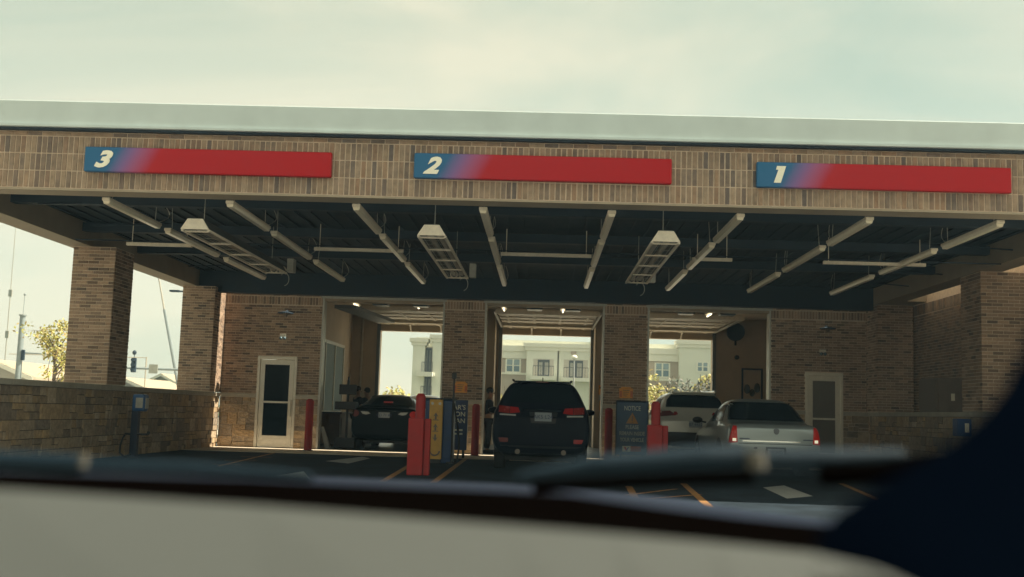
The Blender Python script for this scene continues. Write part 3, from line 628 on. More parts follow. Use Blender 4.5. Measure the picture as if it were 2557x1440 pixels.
g = MB(); g.box(xc-.028, xc+.23, y-.006, y, .275, .405); obj('logo_name_panel', g, mat('logo orange', (.50,.13,.05), .5), t)
g = MB(); g.box(1.95, 2.0, 27.93, 27.98, .012, .19); g.box(2.48, 2.53, 27.93, 27.98, .012, .19); obj('leg', g, m_black, t)
# orange tab signs on the piers
for px, py, lb in ((1150, 968, 'orange safety notice on the left brick pier'), (1563.5, 981.5, 'orange safety notice on the right brick pier')):
    p = atY(px, py, W-.03); t = thing('safety_notice', (p.x, W-.03, p.z), lb, 'sign', 'orange notices on the brick piers')
    g = MB(); g.box(p.x-.18, p.x+.18, W-.03, W-.014, p.z-.13, p.z+.13); obj('plate', g, m_ora, t, bevel=.012)
    for s in (-1, 1): g = MB(); g.box(p.x+s*.14-.03, p.x+s*.14+.03, W-.036, W-.031, p.z-.10, p.z+.06); obj('side_print', g, mat('orange red print', (.60,.16,.06), .5), t)
    for k in range(4): g = MB(); g.box(p.x-.09, p.x+.09-.02*k, W-.036, W-.031, p.z+.07-k*.05, p.z+.085-k*.05); obj('print_line', g, m_grey, t)
    g = MB(); g.box(p.x-.13, p.x+.13, W-.03, W-.014, p.z+.131, p.z+.165); obj('top_tab', g, m_ora, t)
# blue pedestal on the left
t = thing('air_pedestal', (-8.05, 22.3, 0), 'dark pedestal with blue head and hoses by the left stone wall', 'pedestal')
x, y = -8.08, 22.3
g = MB(); g.box(x-.07, x+.07, y-.07, y+.07, .004, 1.18); obj('post', g, mat('dark blue post', (.010,.022,.05), .45), t, bevel=.015)
g = MB(); g.box(x-.05, x+.20, y-.13, y+.13, .93, 1.27); obj('head', g, mat('bright blue enamel', (.03,.10,.25), .35), t, bevel=.04)
g = MB(); g.box(x+.205, x+.215, y-.09, y+.09, .99, 1.2); g.box(x+.03, x+.17, y-.142, y-.132, 1.0, 1.2); obj('head_panel', g, m_galv, t)
g = MB(); g.cyl((x-.18, y-.05, .48), (x+.28, y-.05, .48), .02, n=8); g.cyl((x+.28, y-.05, .48), (x+.30, y-.05, .54), .03, n=8); obj('hose_bracket', g, m_black, t)
g = MB(); g.tube([(x-.16+.0*k, y-.09, .46-.0) for k in range(1)]+[(x-.20, y-.09, .40), (x-.24, y-.09, .25), (x-.24, y-.09, .1), (x-.15, y-.09, .03), (x-.02, y-.09, .08)], .018, 8); obj('hose', g, m_blk2, t)
g = MB(); g.box(x-.12, x+.12, y-.12, y+.12, .004, .03); obj('base_plate', g, m_black, t)

# ------------------------------------------------------------------ cars
def body_mesh(st, name='body'):
    """st: stations along the car (rear = y 0): y, zb,hwb, zm,hwm, zbelt,hwbelt, ztop,hwtop"""
    vs = []; fs = []; n = None
    for (y, zb, hb, zm, hm, zl, hl, zt, ht) in st:
        half = [(hb*.6, zb), (hb, zb+.02), (hm, zm-.16), (hm, zm+.12), (hl, zl), (hl-.03, zl+.03 if zt-zl > .08 else zl+.012), (ht, zt-.05 if zt-zl > .15 else zt-.01), (ht*(.75 if zt > 1.7 else .52), zt)]
        ring = half + [(-a, b) for a, b in reversed(half)]
        n = len(ring); vs += [(a, y, b) for a, b in ring]
    for k in range(len(st)-1):
        for i in range(n): fs.append((k*n+i, k*n+(i+1) % n, (k+1)*n+(i+1) % n, (k+1)*n+i))
    for k in (0, len(st)-1):
        h = n//2
        for i in range(h-1): fs.append((k*n+i, k*n+i+1, k*n+n-2-i, k*n+n-1-i))
    mb = MB(); mb.v = vs; mb.f = fs; return mb
def make_bvh(o):
    dg = bpy.context.evaluated_depsgraph_get(); dg.update(); e = o.evaluated_get(dg); me = e.to_mesh()
    b = BVHTree.FromPolygons([v.co.copy() for v in me.vertices], [tuple(p.vertices) for p in me.polygons]); e.to_mesh_clear(); return b
def patch(bvh, poly, name, m, parent, axis='rear', out_=.012, step=.08, flat=None, thick=.03, smooth=True):
    """a shaped panel that follows the body: outline in (x, z) seen from behind, or (y, z) seen from a side"""
    bm = bmesh.new(); f = bm.faces.new([bm.verts.new((a, b, 0)) for a, b in poly])
    xs = [p[0] for p in poly]; zs = [p[1] for p in poly]
    k = min(xs)+step
    while k < max(xs): bmesh.ops.bisect_plane(bm, geom=bm.verts[:]+bm.edges[:]+bm.faces[:], plane_co=(k,0,0), plane_no=(1,0,0)); k += step
    k = min(zs)+step
    while k < max(zs): bmesh.ops.bisect_plane(bm, geom=bm.verts[:]+bm.edges[:]+bm.faces[:], plane_co=(0,k,0), plane_no=(0,1,0)); k += step
    D = {'rear': Vector((0,1,0)), 'left': Vector((1,0,0)), 'right': Vector((-1,0,0))}[axis]
    for v in bm.verts:
        a, b = v.co.x, v.co.y; o = Vector((a, -3, b)) if axis == 'rear' else Vector((-3 if axis == 'left' else 3, a, b)); q = None
        for sh in (0, .02, -.02, .05, -.05, .09, -.09, .14, -.14, .2):
            oo = o.copy(); oo.z += sh
            if axis == 'rear': oo.x *= (1-abs(sh))
            h = bvh.ray_cast(oo, D, 8)
            if h[0] is not None: q = h[0]; break
        if q is None: q = o + D*3
        p = o.copy()
        if axis == 'rear': p.y = q.y - out_
        else: p.x = q.x - D.x*out_
        if flat is not None: p.y = flat
        v.co = p
    ex = bmesh.ops.extrude_face_region(bm, geom=bm.faces[:]); 
    for v in [e for e in ex['geom'] if isinstance(e, bmesh.types.BMVert)]: v.co += D*thick
    bmesh.ops.recalc_face_normals(bm, faces=bm.faces); me = bpy.data.meshes.new(name); bm.to_mesh(me); bm.free(); me.materials.append(m)
    if smooth:
        me.shade_smooth()
        try: me.set_sharp_from_angle(angle=rad(40))
        except Exception: pass
    return link(name, me, parent)
def mir(poly): return [(-a, b) for a, b in poly]
m_tyre = mat('tyre', (.018,.018,.018), .85, var=.2); m_rim = mat('alloy rim', (.35,.36,.37), .3, metal=.8)
m_tail = mat('tail lamp lens', (.38,.012,.012), .2, var=.05, coat=.5); m_tlit = mat('lit tail lamp', (.6,.012,.008), .3, emit=((1,.035,.02), .015)); m_tdark = mat('dark tail lamp', (.16,.02,.015), .2)
m_lens = mat('clear lamp lens', (.45,.45,.42), .15); m_bright = mat('lit bulb', (1,1,1), .3, emit=((1,.88,.6), .25)); m_chrome = mat('chrome', (.6,.62,.62), .12, metal=1, var=.03)
m_plate = mat('number plate', (.30,.33,.36), .4, var=.1)
def wheels(t, half, yr, yf, r, inset=.02):
    for y in (yr, yf):
        for s in (-1, 1):
            x = s*(half-inset); g = MB(); g.cyl((x, y, r), (x-s*.22, y, r), r, n=28); wl_ = obj('wheel', g, m_tyre, t, smooth=True, bevel=.02)
            g = MB(); g.cyl((x+s*.004, y, r), (x-s*.05, y, r), r*.66, n=24); obj('rim', g, m_rim, wl_, smooth=True)
            g = MB(); g.cyl((x+s*.008, y, r), (x+s*.001, y, r), r*.16, n=12); obj('hub_cap', g, m_black, wl_)
def car(name, loc, rz, label, st, paint, half, yr, yf, r, glass=m_glassd):
    t = thing(name, (0,0,0), label, 'car'); b = obj('body', body_mesh(st), paint, t, smooth=False)
    b.data.shade_smooth(); sb = b.modifiers.new('smooth', 'SUBSURF'); sb.levels = sb.render_levels = 2
    bv = make_bvh(b)
    for s, ax in ((-1, 'left'), (1, 'right')):
        for yy in (yr, yf):
            patch(bv, [(yy+(r+.07)*math.cos(a), r+.0+(r+.07)*math.sin(a)) for a in [math.pi*k/12 for k in range(13)]], 'wheel_arch', m_black, t, axis=ax, out_=.004, step=.12, thick=.05)
    wheels(t, half, yr, yf, r)
    g = MB(); g.box(-half*.8, half*.8, yr-.2, yf+.2, .18, .34); obj('underbody', g, m_black, t)
    return t, bv
def place(t, x, y, rz): t.location = (x, y, .004); t.rotation_euler.z = rz
def plate(bv, t, x, z, txt, wd=.32, hh=.16, m=m_plate):
    o = patch(bv, [(x-wd/2, z-hh/2), (x+wd/2, z-hh/2), (x+wd/2, z+hh/2), (x-wd/2, z+hh/2)], 'number_plate', m, t, out_=.03, step=.5)
    ys = [v.co.y for v in o.data.vertices]; y = min(ys)
    lettering(txt, .075, mat('plate print', (.04,.06,.14), .5), o, (x, y-.004, z-.035), depth=.002, name='plate_print')
def suv_st(h=1.78, w=.97, L_=4.8, hood=1.08, rk=1.0):
    b = 1.14; m_ = .72
    return [(0,.52,.72*w/.97,.76,.87*w/.97,.98,.83*w/.97,1.05,.74), (.05,.36,.8,m_,w-.03,1.06,w-.06,1.12,.84), (.16*rk,.30,.84,m_,w,b,w-.03,1.26,.82), (.34*rk,.28,.86,m_,w,b+.02,w-.03,h-.22,.75),
            (.47*rk,.28,.86,m_,w,b+.02,w-.03,h-.05,.70), (.6*rk,.28,.86,m_,w,b+.02,w-.03,h-.015,.68), (1.0,.28,.86,m_,w,b+.01,w-.03,h,.68), (2.5,.28,.86,m_,w,b-.02,w-.03,h,.68), (3.0,.28,.86,m_,w,b-.03,w-.03,h-.18,.69),
            (3.55,.28,.86,m_,w-.01,hood,w-.06,hood+.08,.76), (4.4,.3,.82,m_-.02,w-.04,hood-.1,w-.1,hood-.02,.74), (L_-.08,.34,.7,m_-.05,w-.12,hood-.22,w-.2,hood-.14,.66), (L_,.42,.6,m_-.08,w-.2,hood-.3,w-.28,hood-.25,.58)]
def sedan_st(h=1.48, w=.93, L_=5.2, deck=1.05, dl=.95):
    m_ = .62; b = deck-.08
    return [(0,.42,.7,m_,w-.10,deck-.22,w-.12,deck-.10,.74), (.05,.32,.78,m_,w-.02,deck-.14,w-.05,deck-.02,.80), (.16,.26,.82,m_,w,b,w-.04,deck+.005,.80), (dl-.1,.24,.84,m_,w,b+.0,w-.03,deck+.02,.76),
            (dl+.05,.24,.84,m_,w,b+.01,w-.03,deck+.06,.74), (dl+.45,.24,.84,m_,w,b,w-.03,h-.12,.64), (dl+.75,.24,.84,m_,w,b,w-.03,h-.01,.60), (dl+1.3,.24,.84,m_,w,b-.01,w-.03,h,.60), (dl+1.9,.24,.84,m_,w,b-.02,w-.03,h-.05,.60),
            (dl+2.6,.24,.84,m_,w,b-.03,w-.04,deck+.04,.72), (dl+3.3,.26,.82,m_-.02,w-.03,deck-.16,w-.09,deck-.07,.70), (L_-.12,.3,.74,m_-.04,w-.10,deck-.28,w-.18,deck-.2,.62), (L_,.38,.62,m_-.08,w-.2,deck-.36,w-.28,deck-.32,.54)]
def common_glass(t, bv, rear, sidewin, glass=m_glassd):
    patch(bv, rear, 'rear_window', glass, t, out_=.05, step=.05, thick=.07)
    for ax in ('left', 'right'):
        for poly in sidewin: patch(bv, poly, 'side_window', glass, t, axis=ax, out_=.006, step=.15, thick=.04)
def mirrors(t, x, y, z, m):
    for s in (-1, 1):
        g = MB(); g.sphere((s*(x+.10), y, z), .12, 12, 8, .62); o = obj('mirror', g, m, t, smooth=True)
        g = MB(); g.cyl((s*(x-.10), y+.05, z-.05), (s*(x+.05), y, z-.03), .02, n=8); obj('mirror_arm', g, m, o)

# dark sport utility in the middle bay lane
p_navy = mat('dark navy car paint', (.003,.005,.013), .3, metal=0, coat=0, spec=.06, var=.08, scale=3)
t, bv = car('parked_car', 0, 0, 'dark blue sport utility waiting in the middle lane, brake lamps off', suv_st(), p_navy, .95, .95, 3.85, .38)
common_glass(t, bv, [(-.66,1.34),(.66,1.34),(.60,1.52),(.53,1.66),(-.53,1.66),(-.60,1.52)], [[(.75,1.24),(1.55,1.2),(1.55,1.62),(1.0,1.6)], [(1.62,1.2),(2.55,1.17),(2.45,1.63),(1.62,1.63)], [(2.62,1.17),(3.35,1.15),(2.75,1.55),(2.6,1.6)]])
for s in (1, -1):
    q = lambda poly: [(s*a, b) for a, b in (poly if s == 1 else poly[::-1])]
    patch(bv, q([(.42,1.14),(.62,1.12),(.62,1.25),(.46,1.24)]), 'tail_lamp', m_tail, t, out_=.014, step=.06)
    patch(bv, q([(.63,1.12),(.84,1.14),(.84,1.27),(.63,1.25)]), 'tail_lamp', mat('side tail lamp', (.26,.02,.015), .25), t, out_=.016, step=.06)
    patch(bv, q([(.50,1.07),(.82,1.08),(.82,1.11),(.50,1.10)]), 'reverse_lamp', m_lens, t, out_=.014, step=.08)
    patch(bv, q([(.64,.56),(.80,.56),(.83,.64),(.64,.64)]), 'reflector', m_tail if s == 1 else m_tdark, t, out_=.02, step=.06)
    g = MB(); g.tube([(s*.58, .95, 1.79), (s*.60, 1.0, 1.80), (s*.60, 2.6, 1.80), (s*.58, 2.65, 1.79)], .022, 8); obj('roof_rail', g, m_black, t, smooth=True)
    g = MB(); g.cyl((s*.45, .05, .38), (s*.45, -.03, .38), .05, n=14); obj('exhaust_tip', g, m_grey, t)
patch(bv, [(-.90,.34),(.90,.34),(.93,.50),(-.93,.50)], 'bumper_valance', m_black, t, out_=.01, step=.15)
patch(bv, [(-.38,1.18),(.38,1.18),(.38,1.205),(-.38,1.205)], 'chrome_strip', m_chrome, t, out_=.012)
patch(bv, [(-.20,.94),(.28,.94),(.32,1.16),(-.24,1.16)], 'plate_recess', m_black, t, out_=.008)
plate(bv, t, .035, 1.065, 'AK5 L24', .33, .17)
g = MB(); g.prism([(0,.9,1.78),(0,1.15,1.78),(0,1.0,1.86),(0,.95,1.86)], (.02,0,0)); obj('roof_antenna', g, m_black, t)
g = MB(); g.box(-.55, .55, .45, .62, 1.745, 1.775); obj('spoiler', g, p_navy, t, bevel=.015)
g = MB(); g.box(-.12, .12, .44, .449, 1.75, 1.765); obj('high_brake_lamp', g, m_tdark, t)
g = MB(); g.cyl((-.32,.30,1.40),(.02,.28,1.405),.008, n=6); obj('rear_wiper', g, m_black, t)
mirrors(t, .97, 3.1, 1.18, p_navy)
place(t, .0, 22.1, 0)

# silver sedan on the right
p_silver = mat('silver car paint', (.36,.42,.44), .3, metal=.35, coat=.6, var=.04, scale=2)
t, bv = car('parked_car', 0, 0, 'silver luxury sedan with tall red tail lamps lit, at the right', [q[:7]+(q[7],(.70 if q[7] > 1.3 else q[8])) for q in sedan_st(1.60, .94, 5.2, 1.07, .66)], p_silver, .92, 1.1, 4.1, .34)
common_glass(t, bv, [(-.80,1.13),(.80,1.13),(.69,1.43),(.62,1.51),(-.62,1.51),(-.69,1.43)], [[(1.15,1.10),(2.0,1.08),(1.95,1.44),(1.5,1.45)], [(2.07,1.08),(3.0,1.06),(2.5,1.38),(2.1,1.43)]])
for s in (1, -1):
    q = lambda poly: [(s*a, b) for a, b in (poly if s == 1 else poly[::-1])]
    patch(bv, q([(.76,.68),(.925,.66),(.91,.78),(.87,.94),(.82,1.05),(.78,1.06)]), 'tail_lamp', m_tlit, t, out_=.02, step=.05)
    patch(bv, q([(.79,.70),(.86,.70),(.86,.76),(.79,.76)]), 'lit_bulb', m_bright, t, out_=.032, step=.05)
    g = MB(); g.cyl((s*.55, .05, .30), (s*.55, -.03, .30), .05, n=14); obj('exhaust_tip', g, m_grey, t)
patch(bv, [(-.66,.70),(.50,.70),(.50,.725),(-.66,.725)], 'chrome_strip', m_chrome, t, out_=.014)
patch(bv, [(-.74,.655),(.74,.655),(.74,.668),(-.74,.668)], 'boot_seam', m_black, t, out_=.003)
patch(bv, [(-.905,.38),(.905,.38),(.915,.63),(-.915,.63)], 'bumper', p_silver, t, out_=.05, step=.12, thick=.09)
patch(bv, [(-.22,.40),(.22,.40),(.20,.60),(-.20,.60)], 'plate_recess', m_black, t, out_=.058)
o = patch(bv, [(-.16,.42),(.16,.42),(.16,.57),(-.16,.57)], 'number_plate', m_plate, t, out_=.066, step=.5)
lettering('536 NB1', .075, mat('plate print', (.04,.06,.14), .5), o, (0, min(v.co.y for v in o.data.vertices)-.004, .46), depth=.002, name='plate_print')
for sx in (-.62, .66): patch(bv, [(sx-.10,.745),(sx+.10,.745),(sx+.10,.77),(sx-.10,.77)], 'badge', mat('blue grey badge', (.10,.13,.20), .3), t, out_=.012)
patch(bv, [(.02+.06*math.cos(a), .93+.05*math.sin(a)*(1 if math.sin(a) > 0 else 1.6)) for a in [k*math.pi/5 for k in range(10)]], 'crest', mat('crest', (.12,.13,.15), .3, metal=.5), t, out_=.012)
patch(bv, [(-.46,.575),(-.40,.55),(-.36,.575),(-.40,.60)], 'badge', mat('dark crest', (.03,.05,.1), .4), t, out_=.062)
mirrors(t, .92, 3.35, 1.10, m_black)
for k, (xa, za) in enumerate(((-.45, 1.18), (.42, 1.18))):
    g = MB(); g.box(xa-.16, xa+.16, 1.9, 2.0, 1.0, 1.28); obj('head_rest', g, m_grey, t, bevel=.04)
place(t, 4.72, 22.9, rad(1.5))

# silver sport utility further back, right bay
p_pearl = mat('pale silver car paint', (.72,.70,.63), .3, metal=.1, coat=.6, var=.05, scale=2)
t, bv = car('parked_car', 0, 0, 'pale silver sport utility entering the right bay behind the guard bollard', suv_st(1.79, .95, 4.7), p_pearl, .93, .95, 3.75, .37)
common_glass(t, bv, [(-.72,1.40),(.72,1.40),(.68,1.58),(.56,1.72),(-.56,1.72),(-.68,1.58)], [[(.75,1.26),(1.55,1.22),(1.55,1.62),(1.0,1.6)], [(1.62,1.2),(2.55,1.17),(2.45,1.63),(1.62,1.63)]])
for s in (1, -1):
    q = lambda poly: [(s*a, b) for a, b in (poly if s == 1 else poly[::-1])]
    patch(bv, q([(.46,1.20),(.86,1.16),(.86,1.30),(.62,1.31)]), 'tail_lamp', m_tdark, t, out_=.014, step=.06)
    patch(bv, q([(.42,1.22),(.54,1.20),(.52,1.29),(.46,1.29)]), 'tail_lamp', m_tail, t, out_=.024, step=.06)
patch(bv, [(-.93,.34),(.93,.34),(.90,.78),(-.90,.78)], 'bumper', m_black, t, out_=.012, step=.12)
plate(bv, t, 0, .98, 'B7 4412', .32, .15)
g = MB(); g.box(-.55, .55, .42, .62, 1.755, 1.80); obj('spoiler', g, p_pearl, t, bevel=.02)
for s in (-1, 1): g = MB(); g.tube([(s*.62, .8, 1.80), (s*.62, .9, 1.84), (s*.62, 2.6, 1.84), (s*.62, 2.7, 1.79)], .02, 8); obj('roof_rail', g, m_chrome, t, smooth=True)
mirrors(t, .95, 3.1, 1.18, p_pearl)
place(t, 3.85, 28.3, rad(1))

# black hatch in the left bay, rear lamps lit
p_black = mat('black car paint', (.002,.005,.008), .3, metal=0, coat=0, spec=.06, var=.06, scale=3)
t, bv = car('parked_car', 0, 0, 'black car in the left bay with one red lamp and high brake lamp lit', sedan_st(1.56, .93, 4.8, 1.17, .55), p_black, .91, .85, 3.6, .34)
common_glass(t, bv, [(-.70,1.235),(.70,1.235),(.60,1.42),(.52,1.51),(-.52,1.51),(-.60,1.42)], [[(.95,1.17),(1.75,1.15),(1.7,1.42),(1.3,1.43)], [(1.82,1.15),(2.8,1.12),(2.3,1.38),(1.85,1.42)]])
for s in (1, -1):
    q = lambda poly: [(s*a, b) for a, b in (poly if s == 1 else poly[::-1])]
    patch(bv, q([(.38,.99),(.50,.96),(.60,.98),(.66,1.05),(.45,1.04)]), 'reverse_lamp', m_lens, t, out_=.014, step=.06)
    patch(bv, [(s*.80+.10*math.cos(a), .99+.095*math.sin(a)) for a in [k*math.pi/6 for k in range(12)]], 'tail_lamp', m_tlit if s == 1 else m_tdark, t, out_=.02, step=.07)
g = MB(); g.box(-.12, .14, .62, .66, 1.30, 1.345); obj('high_brake_lamp', g, m_tlit, t)
patch(bv, [(-.33,1.06),(.33,1.06),(.33,1.08),(-.33,1.08)], 'chrome_strip', m_chrome, t, out_=.012)
plate(bv, t, 0, .96, 'CD 71 40', .31, .15)
g = MB(); g.box(-.68, .68, .02, .2, 1.175, 1.20); obj('spoiler', g, p_black, t, bevel=.01)
mirrors(t, .92, 2.9, 1.12, p_black)
place(t, -4.33, 31.0, rad(-.5))
# white car ahead of it
p_wht = mat('white car paint', (.72,.72,.68), .3, coat=.6, var=.03)
t, bv = car('parked_car', 0, 0, 'white car standing beyond the black one in the left bay', sedan_st(1.66, .93, 4.6, 1.1, .6), p_wht, .91, .85, 3.5, .34)
common_glass(t, bv, [(-.70,1.17),(.70,1.17),(.58,1.50),(-.58,1.50)], [[(1.0,1.12),(1.8,1.1),(1.75,1.45),(1.35,1.45)]])
for s in (1, -1): patch(bv, [(s*.78+.09*math.cos(a), .95+.1*math.sin(a)) for a in [k*math.pi/6 for k in range(12)]], 'tail_lamp', m_tdark, t, out_=.014, step=.07)
place(t, -4.05, 37.0, 0)

# ------------------------------------------------------------------ people
m_skin = mat('skin', (.30,.17,.11), .6, var=.08); m_hair = mat('dark hair', (.015,.012,.01), .8); m_uni = mat('navy uniform', (.010,.016,.030), .85, var=.2); m_pants = mat('black trousers', (.010,.011,.014), .85, var=.2)
def skinned(name, pts, edges, radii, m, parent, sub=1):
    me = bpy.data.meshes.new(name); me.from_pydata(pts, edges, []); me.materials.append(m); o = link(name, me, parent)
    sk = o.modifiers.new('skin', 'SKIN'); 
    for i, r in enumerate(radii): v = me.skin_vertices[0].data[i]; v.radius = (r, r) if not isinstance(r, tuple) else r
    me.skin_vertices[0].data[0].use_root = True
    ss = o.modifiers.new('ss', 'SUBSURF'); ss.levels = ss.render_levels = sub
    return o
def skin_obj(name, chain, m, parent):
    """chain: dict name -> (point, radius, parent name); first is the root"""
    ks = list(chain); pts = [chain[k][0] for k in ks]; ed = [(ks.index(chain[k][2]), ks.index(k)) for k in ks if chain[k][2]]
    me = bpy.data.meshes.new(name); me.from_pydata(pts, ed, []); me.materials.append(m); o = link(name, me, parent)
    o.modifiers.new('skin', 'SKIN')
    if not me.skin_vertices:
        bpy.context.view_layer.objects.active = o; bpy.ops.mesh.customdata_skin_add()
    for i, k in enumerate(ks): r = chain[k][1]; me.skin_vertices[0].data[i].radius = r if isinstance(r, tuple) else (r, r)
    me.skin_vertices[0].data[0].use_root = True
    ss = o.modifiers.new('ss', 'SUBSURF'); ss.levels = ss.render_levels = 2; ss.subdivision_type = 'CATMULL_CLARK'
    return o
def person(x, y, rz, label, lean=0, z=.012):
    t = thing('person', (0,0,0), label, 'person', 'workers in the garage')
    ch = {'pel': ((0,0,.95), (.15,.11), None), 'wst': ((0,lean*.3,1.10), (.14,.10), 'pel'), 'chs': ((0,lean*.7,1.30), (.17,.12), 'wst'), 'shc': ((0,lean,1.43), (.11,.09), 'chs'), 'nck': ((0,lean*1.15,1.52), .055, 'shc'), 'hd1': ((0,lean*1.25+.01,1.61), .082, 'nck'), 'hd2': ((0,lean*1.3,1.70), .085, 'hd1')}
    for s, n in ((-1,'l'), (1,'r')):
        ch['sh'+n] = ((s*.17, lean, 1.42), .065, 'shc'); ch['el'+n] = ((s*.24, lean+.05, 1.14), .046, 'sh'+n); ch['wr'+n] = ((s*.20, lean+.28, 1.03), .030, 'el'+n); ch['pm'+n] = ((s*.19, lean+.36, 1.03), (.036,.018), 'wr'+n)
        for k in range(4): ch['f%d'%k+n] = ((s*.19+(k-1.5)*.02, lean+.42+.01*(1-abs(k-1.5)), 1.02), .0095, 'pm'+n); ch['g%d'%k+n] = ((s*.19+(k-1.5)*.021, lean+.455, 1.00), .008, 'f%d'%k+n)
        ch['th'+n] = ((s*.19-s*.05, lean+.38, 1.03), .0105, 'pm'+n)
        ch['hp'+n] = ((s*.09, 0, .90), .10, 'pel'); ch['kn'+n] = ((s*.11, .02, .50), .062, 'hp'+n); ch['an'+n] = ((s*.12, -.02, .10), .042, 'kn'+n); ch['ft'+n] = ((s*.13, .13, .05), (.045,.035), 'an'+n)
    skin_obj('body', ch, m_skin, t)
    sh = {'wst': ((0,0,.98), (.165,.125), None), 'mid': ((0,lean*.4,1.15), (.155,.115), 'wst'), 'chs': ((0,lean*.7,1.30), (.185,.135), 'mid'), 'shc': ((0,lean,1.43), (.13,.10), 'chs')}
    for s, n in ((-1,'l'), (1,'r')): sh['a'+n] = ((s*.175, lean, 1.42), .078, 'shc'); sh['b'+n] = ((s*.225, lean+.03, 1.2), .062, 'a'+n)
    skin_obj('shirt', sh, m_uni, t)
    tr = {'pel': ((0,0,.97), (.16,.12), None)}
    for s, n in ((-1,'l'), (1,'r')): tr['h'+n] = ((s*.092, 0, .88), .112, 'pel'); tr['k'+n] = ((s*.11, .02, .50), .078, 'h'+n); tr['a'+n] = ((s*.12, -.02, .12), .065, 'k'+n)
    skin_obj('trousers', tr, m_pants, t)
    for s in (-1, 1):
        g = MB(); g.box(s*.13-.05, s*.13+.05, -.10, .20, 0, .10); obj('shoe', g, m_black, t, bevel=.03)
        g = MB(); g.sphere((s*.035, lean*1.25+.088, 1.665), .013, 8, 6); obj('eye', g, m_cream, t)
        g = MB(); g.sphere((s*.09, lean*1.25, 1.655), .02, 8, 6, 1.5); obj('ear', g, m_skin, t)
    g = MB(); g.prism([(-.015, lean*1.25+.09, 1.62), (.015, lean*1.25+.09, 1.62), (0, lean*1.25+.085, 1.67)], (0, .03, -.008)); obj('nose', g, m_skin, t)
    g = MB(); g.box(-.025, .025, lean*1.25+.082, lean*1.25+.096, 1.585, 1.592); obj('mouth', g, m_tdark, t)
    g = MB(); g.sphere((0, lean*1.3-.012, 1.71), .104, 16, 10, .95); obj('hair', g, m_hair, t, smooth=True)
    t.location = (x, y, z); t.rotation_euler.z = rz
p = atY(893, 960, 34.5); person(p.x, 34.5, rad(-60), 'worker in dark uniform and cap standing left of the black car', .02)
p = atY(926, 972, 36.5); person(p.x, 36.5, rad(60), 'worker with dark hair bent over the black car engine', .12)
p = atY(1221, 985, 30.9); person(p.x, 30.9, rad(-95), 'worker in dark uniform beside the left jamb of the middle bay', .03)

# ------------------------------------------------------------------ apartment building beyond the garage
m_stucco = mat('pale stucco', (.66,.66,.56), .85, var=.05, scale=.5); m_bst = mat('tan siding', (.40,.33,.26), .85, var=.06, scale=.6); m_cor = mat('cornice', (.72,.70,.60), .8, var=.04)
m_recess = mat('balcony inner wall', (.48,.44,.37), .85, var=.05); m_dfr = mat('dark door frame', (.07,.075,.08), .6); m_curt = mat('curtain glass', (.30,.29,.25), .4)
m_pglass = mat('pale sky glass', (.20,.27,.29), .15, spec=.8)
A = 118.0; k_ = A/F
def ax(px): return (px-1352)*k_
def az(px, py): return EYE.z + (1034+.0285*(px-1352)-py)*k_
t = thing('apartment_building', (0, A, 0), 'pale three storey apartment block with balconies beyond the garage', 'building')
def ablock(px0, px1, ytop, y, m, dep=14, name='wall'):
    x0, x1 = ax(px0), ax(px1); z = az((px0+px1)/2, ytop); g = MB(); g.box(x0, x1, y, y+dep, 0, z); o = obj(name, g, m, t); return x0, x1, z
def cornice(px0, px1, ytop, y, h=.5, ov=.35):
    x0, x1 = ax(px0), ax(px1); z = az((px0+px1)/2, ytop); g = MB(); g.box(x0-ov, x1+ov, y-ov, y+2, z-.15, z+h*.5); g.box(x0-ov*.5, x1+ov*.5, y-ov*.5, y+1.99, z-h, z-.151); obj('cornice', g, m_cor, t)
def awin(px0, px1, py0, py1, y, panes=2):
    x0, x1 = ax(px0), ax(px1); c = (px0+px1)/2; z1, z0 = az(c, py0), az(c, py1); g = MB(); f = .16
    g.box(x0, x1, y-.08, y+.02, z0, z1); o = obj('window', g, m_cor, t); wdt = (x1-x0-f*(panes+1))/panes
    for i in range(panes):
        for j in range(2):
            a = x0+f+i*(wdt+f); zz0 = z0+f+j*(z1-z0-f)/2; g = MB(); g.box(a, a+wdt, y-.095, y-.081, zz0, zz0+(z1-z0-f)/2-.08); obj('pane', g, m_glassb if j == 0 else m_pglass, o)
def balcony(px0, px1, py0, py1, y, door=True):
    x0, x1 = ax(px0), ax(px1); c = (px0+px1)/2; z1, z0 = az(c, py0), az(c, py1)
    g = MB(); g.box(x0, x1, y-.012, y-.002, z0, z1); o = obj('balcony', g, m_recess, t)
    d0 = x0+(x1-x0)*.22; d1 = x1-(x1-x0)*.2; g = MB(); g.box(d0, d1, y-.06, y-.013, z0, z1-.15*(z1-z0)*.3); dr = obj('balcony_door', g, m_dfr, o) if False else obj('balcony_door', g, m_dfr, o)
    g = MB()
    for i in range(9): x = x0+(x1-x0)*i/8; g.box(x-.02, x+.02, y-1.2, y-1.16, z0, z0+1.0)
    g.box(x0, x1, y-1.22, y-1.14, z0+1.0, z0+1.06); obj('railing', g, m_dfr, o)
    g = MB(); w_ = (d1-d0-.5)/2
    for i in range(2): g.box(d0+.13+i*(w_+.24), d0+.13+i*(w_+.24)+w_, y-.075, y-.061, z0+.15, z1-.35)
    obj('door_glass', g, m_curt, o)
    g = MB(); g.box(x0-.25, x1+.25, y-1.4, y-.001, z0-.4, z0-.02); obj('balcony_slab', g, m_cor, o)
